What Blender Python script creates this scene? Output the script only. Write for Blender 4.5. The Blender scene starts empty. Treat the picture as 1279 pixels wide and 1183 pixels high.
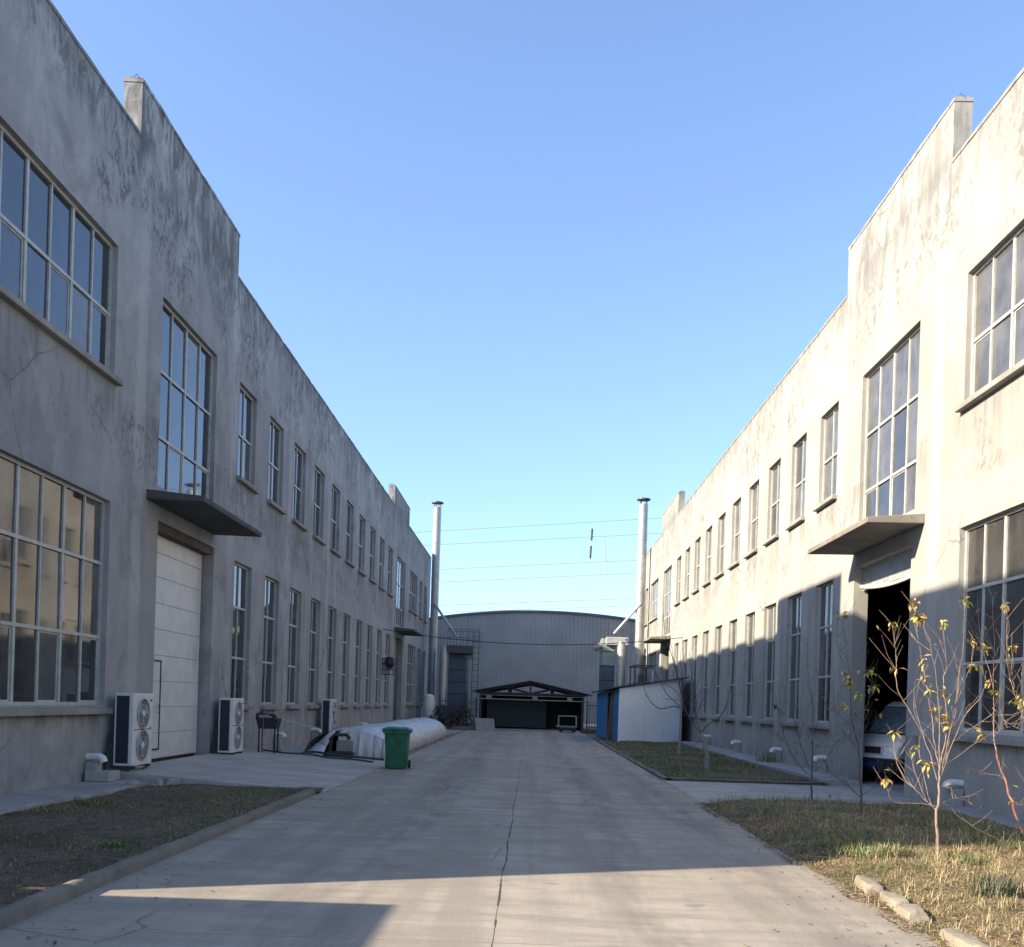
import bpy, bmesh, math, random
from mathutils import Vector, Matrix, noise
random.seed(7)
R = math.radians
sc = bpy.context.scene
col = sc.collection
# ------------------------------------------------------------------ camera calibration
F, CX, CY, ROLL, HE = 1250.0, 663.0, 878.0, R(1.8), 1.65
PW, PH = 1279.0, 1183.0
def at(x, y, Y):
    "point of the place seen at photo pixel x, y, standing Y metres down the road"
    dx, dy = x-CX, y-CY; c, s = math.cos(ROLL), math.sin(ROLL)
    u, v = dx*c+dy*s, -dx*s+dy*c
    return Vector((u*Y/F, Y, HE-v*Y/F))
def gr(x, y, z=0.0):
    dx, dy = x-CX, y-CY; c, s = math.cos(ROLL), math.sin(ROLL)
    u, v = dx*c+dy*s, -dx*s+dy*c
    Y = F*(HE-z)/v
    return Vector((u*Y/F, Y, z))
cam_d = bpy.data.cameras.new('camera'); cam = bpy.data.objects.new('camera', cam_d); col.objects.link(cam)
c, s = math.cos(ROLL), math.sin(ROLL)
m = Matrix(((c, -s, 0, 0), (0, 0, -1, 0), (s, c, 0, HE), (0, 0, 0, 1)))
cam.matrix_world = m
cam_d.sensor_fit = 'HORIZONTAL'; cam_d.sensor_width = 36; cam_d.lens = F/PW*36
cam_d.shift_x = (PW/2-CX)/PW; cam_d.shift_y = (CY-PH/2)/PW
cam_d.clip_start = .05; cam_d.clip_end = 6000
sc.camera = cam
# ------------------------------------------------------------------ light
SUN = Vector((1.0, .395, -.527))                     # the way the sunlight travels
world = bpy.data.worlds.new('World'); sc.world = world; world.use_nodes = True
nt = world.node_tree; bg = nt.nodes['Background']
sky = nt.nodes.new('ShaderNodeTexSky'); sky.sky_type = 'NISHITA'; sky.sun_disc = False
elev = math.atan2(-SUN.z, math.hypot(SUN.x, SUN.y))
sky.sun_elevation = elev
sky.sun_rotation = math.atan2(-SUN.x, -SUN.y)         # clockwise from +Y
sky.air_density = 1.0; sky.dust_density = .9; sky.ozone_density = 3.0; sky.altitude = 50
tint = nt.nodes.new('ShaderNodeMix'); tint.data_type = 'RGBA'; tint.blend_type = 'MULTIPLY'; tint.inputs[0].default_value = 1
tint.inputs[7].default_value = (.97, .955, 1.0, 1)   # a slightly violet winter sky
wtc = nt.nodes.new('ShaderNodeTexCoord'); lift = nt.nodes.new('ShaderNodeVectorMath'); lift.operation = 'ADD'; lift.inputs[1].default_value = (0, 0, .065)
nrm = nt.nodes.new('ShaderNodeVectorMath'); nrm.operation = 'NORMALIZE'                # a clear, even sky down to the roofs
nt.links.new(wtc.outputs['Generated'], lift.inputs[0]); nt.links.new(lift.outputs[0], nrm.inputs[0]); nt.links.new(nrm.outputs[0], sky.inputs['Vector'])
nt.links.new(sky.outputs[0], tint.inputs[6]); nt.links.new(tint.outputs[2], bg.inputs[0]); bg.inputs[1].default_value = .145
sl = bpy.data.lights.new('sun', 'SUN'); sl.energy = 5.0; sl.angle = R(.55); sl.color = (1.0, .86, .655)
so = bpy.data.objects.new('sun', sl); col.objects.link(so); so.location = (-60, -20, 40)
so.rotation_euler = SUN.to_track_quat('-Z', 'Y').to_euler()
sc.view_settings.view_transform = 'Standard'; sc.view_settings.look = 'None'
sc.view_settings.exposure = 1.4; sc.view_settings.gamma = 1
# ------------------------------------------------------------------ node helpers
class N:
    def __init__(self, name):
        self.m = bpy.data.materials.new(name); self.m.use_nodes = True
        self.t = self.m.node_tree; self.b = self.t.nodes['Principled BSDF']
        self.obj = self.t.nodes.new('ShaderNodeTexCoord').outputs['Object']
        self._xyz = None
    def new(self, k): return self.t.nodes.new(k)
    def link(self, a, b): self.t.links.new(a, b)
    def put(self, sock, v):
        if isinstance(v, (int, float)): sock.default_value = v
        elif isinstance(v, tuple): sock.default_value = v if len(v) == 4 else (*v, 1) if len(sock.default_value) == 4 else v
        else: self.link(v, sock)
    @property
    def xyz(self):
        if self._xyz is None:
            n = self.new('ShaderNodeSeparateXYZ'); self.link(self.obj, n.inputs[0]); self._xyz = n.outputs
        return self._xyz
    def math(self, op, a, b=None, c=None):
        n = self.new('ShaderNodeMath'); n.operation = op
        self.put(n.inputs[0], a)
        if b is not None: self.put(n.inputs[1], b)
        if c is not None: self.put(n.inputs[2], c)
        return n.outputs[0]
    def scaled(self, sx, sy, sz):
        n = self.new('ShaderNodeMapping'); n.inputs['Scale'].default_value = (sx, sy, sz)
        self.link(self.obj, n.inputs[0]); return n.outputs[0]
    def noise(self, scale, detail=4, rough=.55, vec=None, dist=0):
        n = self.new('ShaderNodeTexNoise'); n.inputs['Scale'].default_value = scale
        n.inputs['Detail'].default_value = detail; n.inputs['Roughness'].default_value = rough
        n.inputs['Distortion'].default_value = dist
        self.link(vec if vec is not None else self.obj, n.inputs['Vector']); return n.outputs[0]
    def rng(self, v, a, b, c=0.0, d=1.0, smooth=True):
        n = self.new('ShaderNodeMapRange'); n.interpolation_type = 'SMOOTHSTEP' if smooth else 'LINEAR'
        self.put(n.inputs[0], v)
        for i, q in enumerate((a, b, c, d)): n.inputs[i+1].default_value = q
        return n.outputs[0]
    def mix(self, f, a, b, mode='MIX'):
        n = self.new('ShaderNodeMix'); n.data_type = 'RGBA'; n.blend_type = mode
        self.put(n.inputs[0], f); self.put(n.inputs[6], a); self.put(n.inputs[7], b)
        return n.outputs[2]
    def bump(self, h, strength=.3, dist=.01, prev=None):
        n = self.new('ShaderNodeBump'); n.inputs['Strength'].default_value = strength; n.inputs['Distance'].default_value = dist
        self.link(h, n.inputs['Height'])
        if prev is not None: self.link(prev, n.inputs['Normal'])
        self.link(n.outputs[0], self.b.inputs['Normal']); return n.outputs[0]
    def fin(self, color, rough=.8, metal=0.0, spec=None):
        self.put(self.b.inputs['Base Color'], color); self.put(self.b.inputs['Roughness'], rough)
        self.put(self.b.inputs['Metallic'], metal)
        if spec is not None: self.b.inputs['Specular IOR Level'].default_value = spec
        return self.m
def simple(name, colr, rough=.6, metal=0.0, var=.25, scale=6, bump=.0, bscale=60, dirt=None):
    n = N(name)
    f = n.noise(scale, 6)
    lo = tuple(q*(1-var) for q in colr); hi = tuple(min(1, q*(1+var)) for q in colr)
    cc = n.mix(n.rng(f, .3, .7), lo, hi)
    if dirt: cc = n.mix(n.rng(n.noise(scale*.6, 8, .7), .5, .75, 0, .8), cc, dirt)
    if bump: n.bump(n.noise(bscale, 5), bump, .004)
    r = n.rng(n.noise(scale*2, 3), .3, .7, max(.02, rough-.08), min(1, rough+.08))
    return n.fin(cc, r, metal)
# ------------------------------------------------------------------ materials
def plaster(name, base, dirt_amt, dark, clean=0.0):
    k0 = 1-clean
    n = N(name); x, y, z = n.xyz
    big = n.noise(.35, 5, .6); mid = n.noise(2.2, 7, .65); fine = n.noise(22, 5, .6)
    lo = tuple(q*.80 for q in base); hi = tuple(q*1.12 for q in base)
    cc = n.mix(n.rng(big, .3, .7), lo, hi)
    cc = n.mix(n.rng(mid, .35, .7, 0, .45*k0), cc, tuple(q*.72 for q in base))
    cc = n.mix(n.rng(fine, .3, .75, 0, .22), cc, tuple(q*1.2 for q in base))
    # rain streaks
    st = n.noise(1.0, 5, .6, n.scaled(1.6, 1.6, .10))
    cc = n.mix(n.rng(st, .46, .74, 0, .55*dirt_amt*k0), cc, tuple(q*.6 for q in base))
    st2 = n.noise(1.0, 4, .6, n.scaled(4.5, 4.5, .16))
    cc = n.mix(n.rng(st2, .52, .78, 0, .4), cc, tuple(min(1, q*1.22) for q in base))
    # ring beams and columns under the render show as paler bands
    d = n.math('ABSOLUTE', n.math('SUBTRACT', n.math('MODULO', n.math('ADD', y, 5.85*20-24.75+2.925), 5.85), 2.925))
    cc = n.mix(n.rng(n.math('ADD', d, n.math('MULTIPLY', n.math('SUBTRACT', mid, .5), .25)), .16, .30, .42, 0), cc, tuple(min(1, q*1.3) for q in base))
    for zc, w in ((5.35, .28), (10.0, .2)):
        e = n.math('ADD', n.math('ABSOLUTE', n.math('SUBTRACT', z, zc)), n.math('MULTIPLY', n.math('SUBTRACT', mid, .5), .35))
        cc = n.mix(n.rng(e, w, w+.12, .20, 0), cc, tuple(min(1, q*1.25) for q in base))
    # dark mottled mould below the coping and on the spandrels
    def band(z0, z1, soft):
        return n.math('MULTIPLY', n.rng(z, z0-soft, z0+soft), n.rng(z, z1-soft, z1+soft, 1, 0))
    pat = n.noise(.42, 4, .6, n.scaled(1, 1, .75), .6)
    spk = n.noise(5.5, 9, .75, n.scaled(1, .8, .6), 1.0)
    def blot(b, p0, p1, amt, cc, tint=None):
        k = n.math('MULTIPLY', b, n.rng(pat, p0, p1))
        k = n.math('MULTIPLY', k, n.rng(spk, .47, .60))
        return n.mix(n.math('MULTIPLY', k, amt), cc, tint or dark)
    cc = blot(band(9.9, 11.6, .45), .42, .54, .8*dirt_amt, cc)
    cc = blot(band(5.7, 6.9, .3), .44, .56, .65*dirt_amt, cc)
    cc = blot(band(8.0, 10.4, .5), .52, .64, .45*dirt_amt, cc)
    soft = n.noise(.7, 6, .62, n.scaled(1, 1, .8), 1.2)
    cc = n.mix(n.rng(soft, .50, .66, 0, .5*dirt_amt*k0), cc, tuple(q*.55 for q in base))
    top = n.math('MULTIPLY', n.rng(z, 11.1, 12.6), n.rng(n.noise(1.0, 8, .7, n.scaled(2.2, 2.2, .5)), .5, .62))
    cc = n.mix(n.math('MULTIPLY', top, (.75-.5*clean)*dirt_amt), cc, dark)
    stk = n.noise(1.0, 6, .68, n.scaled(5.5, 5.5, .35)); nz2 = n.noise(1.0, 8, .72, n.scaled(3.2, 3.2, 1.1), .8)
    par = n.math('MULTIPLY', n.rng(n.math('ADD', z, n.math('MULTIPLY', n.math('SUBTRACT', nz2, .5), 1.6)), 10.75, 11.75), n.rng(nz2, .44, .58))
    cc = n.mix(n.math('MULTIPLY', par, (.72-.2*clean)*dirt_amt), cc, dark)
    lip = n.rng(n.math('ADD', z, n.math('MULTIPLY', n.math('SUBTRACT', stk, .5), .9)), 11.55, 12.0)
    cc = n.mix(n.math('MULTIPLY', n.math('MULTIPLY', lip, n.rng(z, 12.02, 12.3, 1, 0)), .4*dirt_amt), cc, dark)
    ym = n.math('ABSOLUTE', n.math('SUBTRACT', n.math('MODULO', n.math('ADD', y, 2.92*40-25.925+1.46), 2.92), 1.46))
    run = n.math('MULTIPLY', n.rng(ym, .78, .92, 1, 0), n.math('MULTIPLY', n.rng(n.math('ADD', z, n.math('MULTIPLY', stk, 1.0)), 6.55, 7.35), n.rng(z, 7.0, 7.05, 1, 0)))
    cc = n.mix(n.math('MULTIPLY', n.math('MULTIPLY', run, n.rng(stk, .4, .6)), .55), cc, tuple(q*.4 for q in base))
    pale = n.noise(.55, 7, .66, n.scaled(1, 1, .7), .9)
    cc = n.mix(n.rng(pale, .54, .66, 0, .42), cc, tuple(min(1, q*1.38) for q in base))
    vo = n.new('ShaderNodeTexVoronoi'); vo.feature = 'DISTANCE_TO_EDGE'; vo.inputs['Scale'].default_value = .42
    wv = n.new('ShaderNodeMix'); wv.data_type = 'VECTOR'; wv.inputs[0].default_value = .22
    n.link(n.obj, wv.inputs[4]); nn_ = n.new('ShaderNodeTexNoise'); nn_.inputs['Scale'].default_value = 1.6; nn_.inputs['Detail'].default_value = 5; n.link(n.obj, nn_.inputs['Vector']); n.link(nn_.outputs[1], wv.inputs[5])
    n.link(wv.outputs[1], vo.inputs['Vector'])
    crk = n.math('MULTIPLY', n.math('LESS_THAN', vo.outputs['Distance'], .0042), n.rng(n.noise(.6, 3), .5, .62))
    cc = n.mix(n.math('MULTIPLY', crk, .55), cc, tuple(q*.3 for q in base))
    foot = n.math('MULTIPLY', n.rng(z, .1, 1.1, 1, 0), n.rng(n.noise(1.2, 8, .7), .42, .68))
    cc = n.mix(n.math('MULTIPLY', foot, .6), cc, tuple(q*.5 for q in base))
    # damp dark drip zone under the low sills
    drip = n.math('MULTIPLY', n.rng(z, .75, 1.22), n.rng(z, 1.22, 1.27, 1, 0))
    cc = n.mix(n.math('MULTIPLY', n.math('MULTIPLY', drip, n.rng(n.noise(1.0, 6, .7, n.scaled(2.5, 2.5, .6)), .45, .65)), .7), cc, tuple(q*.4 for q in base))
    b1 = n.bump(n.noise(1.4, 4, .5), .35, .03)
    b2 = n.bump(mid, .25, .02, b1); n.bump(n.noise(60, 6, .6), .35, .006, b2)
    return n.fin(cc, .92, 0, .2)
M = {}
M['plaster_cool'] = plaster('weathered_render', (.318, .317, .312), 1.0, (.09, .09, .092))
M['plaster_warm'] = plaster('pale_render', (.322, .310, .282), .95, (.13, .128, .12), .7)
def concrete_road():
    n = N('road_concrete'); x, y, z = n.xyz
    base = (.338, .301, .248)
    big = n.noise(.22, 5, .6); mid = n.noise(1.3, 8, .65); fine = n.noise(35, 6, .65)
    lane = n.noise(1.0, 5, .6, n.scaled(1.7, .07, 1)); smear = n.noise(1.0, 7, .65, n.scaled(.7, 3.2, 1))
    cc = n.mix(n.rng(big, .3, .7), tuple(q*.82 for q in base), tuple(q*1.10 for q in base))
    cc = n.mix(n.rng(mid, .38, .68, 0, .6), cc, tuple(q*.66 for q in base))
    blt = n.noise(.55, 9, .72, None, .8)
    cc = n.mix(n.rng(blt, .5, .66, 0, .55), cc, tuple(q*.6 for q in base))
    cc = n.mix(n.rng(blt, .30, .42, .35, 0), cc, tuple(q*1.25 for q in base))
    cc = n.mix(n.rng(lane, .43, .62, 0, .7), cc, tuple(q*.58 for q in base))
    cc = n.mix(n.rng(smear, .46, .62, 0, .7), cc, tuple(q*.6 for q in base))
    cc = n.mix(n.rng(smear, .3, .46, .28, 0), cc, tuple(q*1.2 for q in base))
    cc = n.mix(n.rng(fine, .35, .7, 0, .30), cc, tuple(q*1.2 for q in base))
    # tyre tracks on the right lane
    for xc, w in ((1.05, .34), (2.35, .30), (-1.6, .4)):
        d = n.math('ADD', n.math('ABSOLUTE', n.math('SUBTRACT', x, xc)), n.math('MULTIPLY', n.math('SUBTRACT', big, .5), 1.2))
        k = n.math('MULTIPLY', n.rng(d, w*.3, w*1.5, 1, 0), n.rng(n.noise(1.0, 6, .65, n.scaled(2, .4, 1)), .38, .62))
        cc = n.mix(n.math('MULTIPLY', k, .6), cc, (.15, .132, .118))
    vo = n.new('ShaderNodeTexVoronoi'); vo.feature = 'DISTANCE_TO_EDGE'; vo.inputs['Scale'].default_value = .32
    wv = n.new('ShaderNodeMix'); wv.data_type = 'VECTOR'; wv.inputs[0].default_value = .3
    n.link(n.obj, wv.inputs[4]); nn_ = n.new('ShaderNodeTexNoise'); nn_.inputs['Scale'].default_value = 1.2; nn_.inputs['Detail'].default_value = 6; n.link(n.obj, nn_.inputs['Vector']); n.link(nn_.outputs[1], wv.inputs[5])
    n.link(wv.outputs[1], vo.inputs['Vector'])
    crk = n.math('MULTIPLY', n.math('LESS_THAN', vo.outputs['Distance'], .0028), n.rng(n.noise(.35, 3), .52, .6))
    cc = n.mix(n.math('MULTIPLY', crk, .5), cc, (.07, .065, .06))
    spot = n.noise(1.7, 3, .5); cc = n.mix(n.rng(spot, .66, .74, 0, .5), cc, (.12, .108, .098))
    agg = n.noise(150, 3, .7); cc = n.mix(n.rng(agg, .55, .75, 0, .28), cc, (.14, .125, .11))
    # joints: the wandering middle one and the cross joints
    wob = n.math('MULTIPLY', n.math('SUBTRACT', n.noise(.4, 4, .55), .5), .10)
    jd = n.math('ABSOLUTE', n.math('ADD', n.math('ADD', x, .215), wob))
    jw = n.math('MULTIPLY', n.rng(n.noise(2.5, 4, .6),   .35, .7, .003, .013), n.rng(y, 10, 30, 1, .45))
    j = n.math('LESS_THAN', jd, jw)
    yd = n.math('ABSOLUTE', n.math('SUBTRACT', n.math('MODULO', n.math('ADD', n.math('ADD', y, n.math('MULTIPLY', wob, .3)), 50-6.85+2.5), 5.0), 2.5))
    j2 = n.math('MULTIPLY', n.math('LESS_THAN', yd, .008), n.rng(n.noise(1.6, 3), .35, .55))
    cc = n.mix(n.math('MULTIPLY', j, .92), cc, (.035, .03, .028))
    cc = n.mix(n.math('MULTIPLY', j2, .6), cc, (.09, .08, .075))
    b = n.bump(n.noise(2.2, 5, .55), .18, .02)
    n.bump(n.noise(120, 6, .7), .4, .004, b)
    return n.fin(cc, n.rng(mid, .3, .7, .72, .9), 0, .3)
M['road'] = concrete_road()
def concrete(name, base, dirt=(.12, .11, .10)):
    n = N(name)
    cc = n.mix(n.rng(n.noise(1.1, 7, .65), .3, .7), tuple(q*.75 for q in base), tuple(q*1.15 for q in base))
    cc = n.mix(n.rng(n.noise(4.5, 8, .7), .5, .75, 0, .7), cc, dirt)
    cc = n.mix(n.rng(n.noise(40, 4, .6), .35, .7, 0, .3), cc, tuple(q*1.25 for q in base))
    b = n.bump(n.noise(7, 6, .65), .4, .02); n.bump(n.noise(90, 5, .6), .4, .005, b)
    return n.fin(cc, .9, 0, .25)
M['concrete'] = concrete('grey_concrete', (.30, .285, .265))
M['kerb'] = concrete('kerb_concrete', (.165, .15, .125), (.075, .066, .052))
M['stone'] = concrete('broken_kerb_concrete', (.26, .225, .175), (.17, .14, .10))
M['walk'] = concrete('walkway_concrete', (.30, .29, .275))
M['apron'] = concrete('apron_concrete', (.37, .35, .32), (.20, .185, .165))
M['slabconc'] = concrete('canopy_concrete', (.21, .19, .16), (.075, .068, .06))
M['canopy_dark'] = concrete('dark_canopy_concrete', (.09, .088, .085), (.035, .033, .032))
M['sill'] = concrete('sill_concrete', (.27, .26, .235), (.11, .105, .09))
def soil(name, a, b, c):
    n = N(name)
    cc = n.mix(n.rng(n.noise(.8, 6, .65), .35, .65), a, b)
    cc = n.mix(n.rng(n.noise(9, 9, .75), .45, .65, 0, .8), cc, c)
    cc = n.mix(n.rng(n.noise(60, 5, .7), .5, .7, 0, .6), cc, tuple(q*1.7 for q in a))
    bb = n.bump(n.noise(14, 8, .7), .9, .05); n.bump(n.noise(120, 4, .7), .6, .01, bb)
    return n.fin(cc, .97, 0, .1)
M['soil_l'] = soil('bed_soil', (.19, .15, .11), (.11, .09, .06), (.06, .047, .036))
M['soil_r'] = soil('dry_bed_soil', (.22, .165, .10), (.15, .125, .07), (.10, .075, .05))
M['ground'] = soil('yard_ground', (.20, .18, .15), (.16, .145, .12), (.13, .115, .095))
def glass(name, tint, ior, rough):
    n = N(name)
    f = n.noise(1.3, 5, .6); g = n.noise(1.0, 6, .65, n.scaled(5, 5, 1.2))
    cc = n.mix(n.rng(f, .3, .7), tuple(q*.7 for q in tint), tuple(q*1.3 for q in tint))
    cc = n.mix(n.rng(g, .5, .8, 0, .35), cc, tuple(q*2.2 for q in tint))
    n.b.inputs['IOR'].default_value = ior
    n.bump(n.noise(1.3, 2, .4), .02, .03)
    return n.fin(cc, n.rng(g, .3, .8, rough, rough+.04))
M['glass'] = glass('window_glass', (.030, .034, .040), 1.7, .02)
M['glass_dusty'] = glass('dusty_window_glass', (.095, .093, .09), 1.5, .05)
M['glass_low'] = glass('murky_window_glass', (.045, .043, .040), 1.62, .03)
M['frame'] = simple('window_frame_aluminium', (.40, .41, .375), .5, 0, .12, 8, dirt=(.30, .29, .26))
M['door_white'] = simple('white_door_panel', (.56, .56, .54), .45, 0, .06, 3, dirt=(.42, .41, .38))
M['gasket'] = simple('dark_rubber', (.035, .035, .037), .7)
M['lintel'] = simple('brown_stained_lintel', (.085, .062, .048), .8, 0, .3, 4)
M['white_plastic'] = simple('white_pvc', (.66, .66, .63), .45, 0, .06, 10, dirt=(.40, .38, .34))
M['ac_white'] = simple('ivory_painted_steel', (.62, .61, .56), .42, 0, .05, 6, dirt=(.45, .43, .38))
M['coil'] = simple('dark_coil_fins', (.018, .022, .034), .55, 0, .3, 40)
M['black'] = simple('black_metal', (.022, .022, .024), .55, .0, .3, 12)
M['dgrey'] = simple('dark_grey_metal', (.06, .06, .065), .55, .0, .3, 8)
M['lgrey'] = simple('pale_grey_metal', (.42, .43, .43), .45, .3, .15, 6, dirt=(.25, .24, .22))
M['steel'] = simple('galvanised_pipe', (.36, .355, .33), .42, .35, .14, 3, dirt=(.34, .32, .28))
M['green_bin'] = simple('green_plastic', (.015, .12, .06), .48, 0, .2, 5, dirt=(.06, .11, .075))
M['navy'] = simple('dark_blue_panel', (.055, .072, .105), .5, 0, .2, 1.5, dirt=(.035, .045, .06))
M['dcgreen'] = simple('green_grey_panel', (.20, .26, .235), .5, 0, .15, 1.5, dirt=(.12, .16, .15))
M['blue'] = simple('blue_sheet_steel', (.03, .21, .45), .5, 0, .15, 2, dirt=(.03, .10, .2))
M['hutwhite'] = simple('white_sheet_panel', (.74, .82, .87), .5, 0, .05, .8, dirt=(.62, .68, .70))
M['darkroof'] = simple('dark_roof_sheet', (.085, .09, .095), .6, 0, .3, 3)
M['corr'] = simple('grey_corrugated_sheet', (.33, .31, .28), .5, .1, .10, .5, dirt=(.27, .25, .22))
M['corr_trim'] = simple('roof_edge_trim', (.10, .105, .115), .5)
M['wood'] = simple('weathered_wood', (.20, .15, .105), .85, 0, .3, 6)
M['board'] = simple('grey_board', (.26, .25, .22), .8, 0, .15, 4)
M['brown'] = simple('brown_scrap_board', (.13, .075, .055), .85, 0, .3, 6)
M['van'] = simple('van_paint', (.80, .80, .76), .35, 0, .05, 3, dirt=(.66, .65, .60))
M['vanglass'] = glass('sky_tinted_windscreen', (.17, .22, .27), 2.0, .03)  # pale blue sky reflection put into the glass tint
M['lampglass'] = simple('headlamp_lens', (.6, .6, .58), .12)
M['plate'] = simple('blue_number_plate', (.03, .05, .13), .4)
M['tyre'] = simple('tyre_rubber', (.02, .02, .02), .85)
M['bark_l'] = simple('pale_bark', (.235, .165, .125), .85, 0, .3, 20, .5)
M['bark_d'] = simple('dark_bark', (.085, .07, .062), .9, 0, .3, 20, .5)
M['bark_r'] = simple('reddish_bark', (.30, .135, .105), .8, 0, .3, 20, .5)
M['bark_p'] = simple('greyish_bark', (.26, .23, .20), .9, 0, .3, 20, .5)
def leafmat(name, c):
    n = N(name); cc = n.mix(n.rng(n.noise(25, 4), .3, .7), tuple(q*.7 for q in c), tuple(min(1, q*1.3) for q in c))
    n.b.inputs['Transmission Weight'].default_value = 0
    return n.fin(cc, .6)
M['leaf_y'] = leafmat('yellow_leaf', (.42, .30, .075)); M['leaf_o'] = leafmat('orange_leaf', (.30, .16, .06))
M['leaf_g'] = leafmat('green_leaf', (.20, .24, .06)); M['leaf_d'] = leafmat('dark_leaf', (.035, .035, .02))
M['leaf_rb'] = leafmat('dark_red_leaf', (.055, .03, .025))
M['grass_dry'] = leafmat('straw_grass', (.40, .315, .17)); M['grass_tan'] = leafmat('tan_grass', (.215, .165, .095))
M['grass_g'] = leafmat('green_grass', (.11, .16, .04)); M['grass_dk'] = leafmat('dull_green_grass', (.06, .085, .03))
M['litter'] = leafmat('brown_leaf_litter', (.20, .125, .065)); M['litter_d'] = leafmat('dark_leaf_litter', (.07, .05, .035))
def plastic_sheet():
    n = N('cloudy_plastic_sheet')
    st = n.noise(1.0, 6, .65, n.scaled(5, 5, 1.0))
    cc = n.mix(n.rng(st, .35, .7), (.50, .51, .51), (.37, .38, .38))
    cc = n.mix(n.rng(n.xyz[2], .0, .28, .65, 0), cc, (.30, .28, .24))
    a = n.bump(n.noise(3.0, 6, .6, n.scaled(2.2, 1.6, .7), 1.2), .7, .07); n.bump(n.noise(22, 4, .6), .3, .01, a)
    return n.fin(cc, n.rng(st, .3, .7, .3, .5))
M['plastic'] = plastic_sheet()
M['wire'] = simple('line_wire', (.30, .31, .33), .6)
M['interior'] = simple('dim_interior', (.05, .05, .048), .9)
# ------------------------------------------------------------------ objects
def worldloc(o):
    v = Vector((0, 0, 0))
    while o is not None: v += o.location; o = o.parent
    return v
def tag(o, label=None, cat=None, group=None, kind=None):
    if label: o['label'] = label
    if cat: o['category'] = cat
    if group: o['group'] = group
    if kind: o['kind'] = kind
    return o
def thing(name, label, cat, loc=(0, 0, 0), group=None):
    o = bpy.data.objects.new(name, None); col.objects.link(o); o.location = loc; o.empty_display_size = .2
    return tag(o, label, cat, group)
def copy_tree(o, parent=None):
    n = o.copy(); col.objects.link(n); n.parent = parent
    for ch in list(o.children): copy_tree(ch, n)
    return n
class MB:
    def __init__(self): self.v = []; self.f = []; self.m = []
    def face(self, pts, mi=0):
        i = len(self.v); self.v += [tuple(p) for p in pts]; self.f.append(tuple(range(i, i+len(pts)))); self.m.append(mi); return self
    def hexa(self, p, mi=0):
        "p: 8 corners, bottom ring 0-3 then top ring 4-7"
        i = len(self.v); self.v += [tuple(q) for q in p]
        for f in ((0, 3, 2, 1), (4, 5, 6, 7), (0, 1, 5, 4), (1, 2, 6, 5), (2, 3, 7, 6), (3, 0, 4, 7)):
            self.f.append(tuple(i+k for k in f)); self.m.append(mi)
        return self
    def box(self, x0, x1, y0, y1, z0, z1, mi=0):
        x0, x1 = min(x0, x1), max(x0, x1); y0, y1 = min(y0, y1), max(y0, y1)
        return self.hexa(((x0, y0, z0), (x1, y0, z0), (x1, y1, z0), (x0, y1, z0), (x0, y0, z1), (x1, y0, z1), (x1, y1, z1), (x0, y1, z1)), mi)
    def bar(self, a, b, w, h=None, mi=0, up=(0, 0, 1)):
        a, b = Vector(a), Vector(b); h = h or w; d = (b-a).normalized(); u = Vector(up)
        if abs(d.dot(u)) > .98: u = Vector((1, 0, 0))
        sx = d.cross(u).normalized()*w/2; sz = sx.cross(d).normalized()*h/2
        return self.hexa([a-sx-sz, a+sx-sz, b+sx-sz, b-sx-sz, a-sx+sz, a+sx+sz, b+sx+sz, b-sx+sz], mi)
    def tube(self, pts, rad, n=6, mi=0, cap=True):
        pts = [Vector(p) for p in pts]; k = len(pts)
        if isinstance(rad, (int, float)): rad = [rad]*k
        i0 = len(self.v); ref = None
        for i, p in enumerate(pts):
            d = (pts[min(i+1, k-1)]-pts[max(i-1, 0)]).normalized()
            if ref is None: ref = d.orthogonal().normalized()
            ref = (ref-d*ref.dot(d))
            ref = ref.normalized() if ref.length > 1e-6 else d.orthogonal().normalized()
            q = d.cross(ref)
            for j in range(n):
                a = 2*math.pi*j/n; self.v.append(tuple(p+(ref*math.cos(a)+q*math.sin(a))*rad[i]))
        for i in range(k-1):
            for j in range(n):
                j2 = (j+1) % n
                self.f.append((i0+i*n+j, i0+i*n+j2, i0+(i+1)*n+j2, i0+(i+1)*n+j)); self.m.append(mi)
        if cap:
            self.f.append(tuple(i0+j for j in range(n))[::-1]); self.m.append(mi)
            self.f.append(tuple(i0+(k-1)*n+j for j in range(n))); self.m.append(mi)
        return self
    def build(self, name, mats, parent=None, bevel=0, smooth=False, recalc=True, seg=2):
        me = bpy.data.meshes.new(name); me.from_pydata(self.v, [], self.f)
        if not isinstance(mats, (list, tuple)): mats = [mats]
        for q in mats: me.materials.append(q)
        if len(mats) > 1: me.polygons.foreach_set('material_index', self.m)
        if recalc:
            b = bmesh.new(); b.from_mesh(me); bmesh.ops.recalc_face_normals(b, faces=b.faces); b.to_mesh(me); b.free()
        if smooth:
            me.polygons.foreach_set('use_smooth', [True]*len(me.polygons)); me.set_sharp_from_angle(angle=R(38))
        me.update()
        o = bpy.data.objects.new(name, me); col.objects.link(o)
        if parent is not None: o.parent = parent; o.location = -worldloc(parent)
        if bevel:
            md = o.modifiers.new('bevel', 'BEVEL'); md.width = bevel; md.segments = seg; md.limit_method = 'ANGLE'; md.angle_limit = R(40)
        return o
def struct(o): o['kind'] = 'structure'; return o
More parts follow.
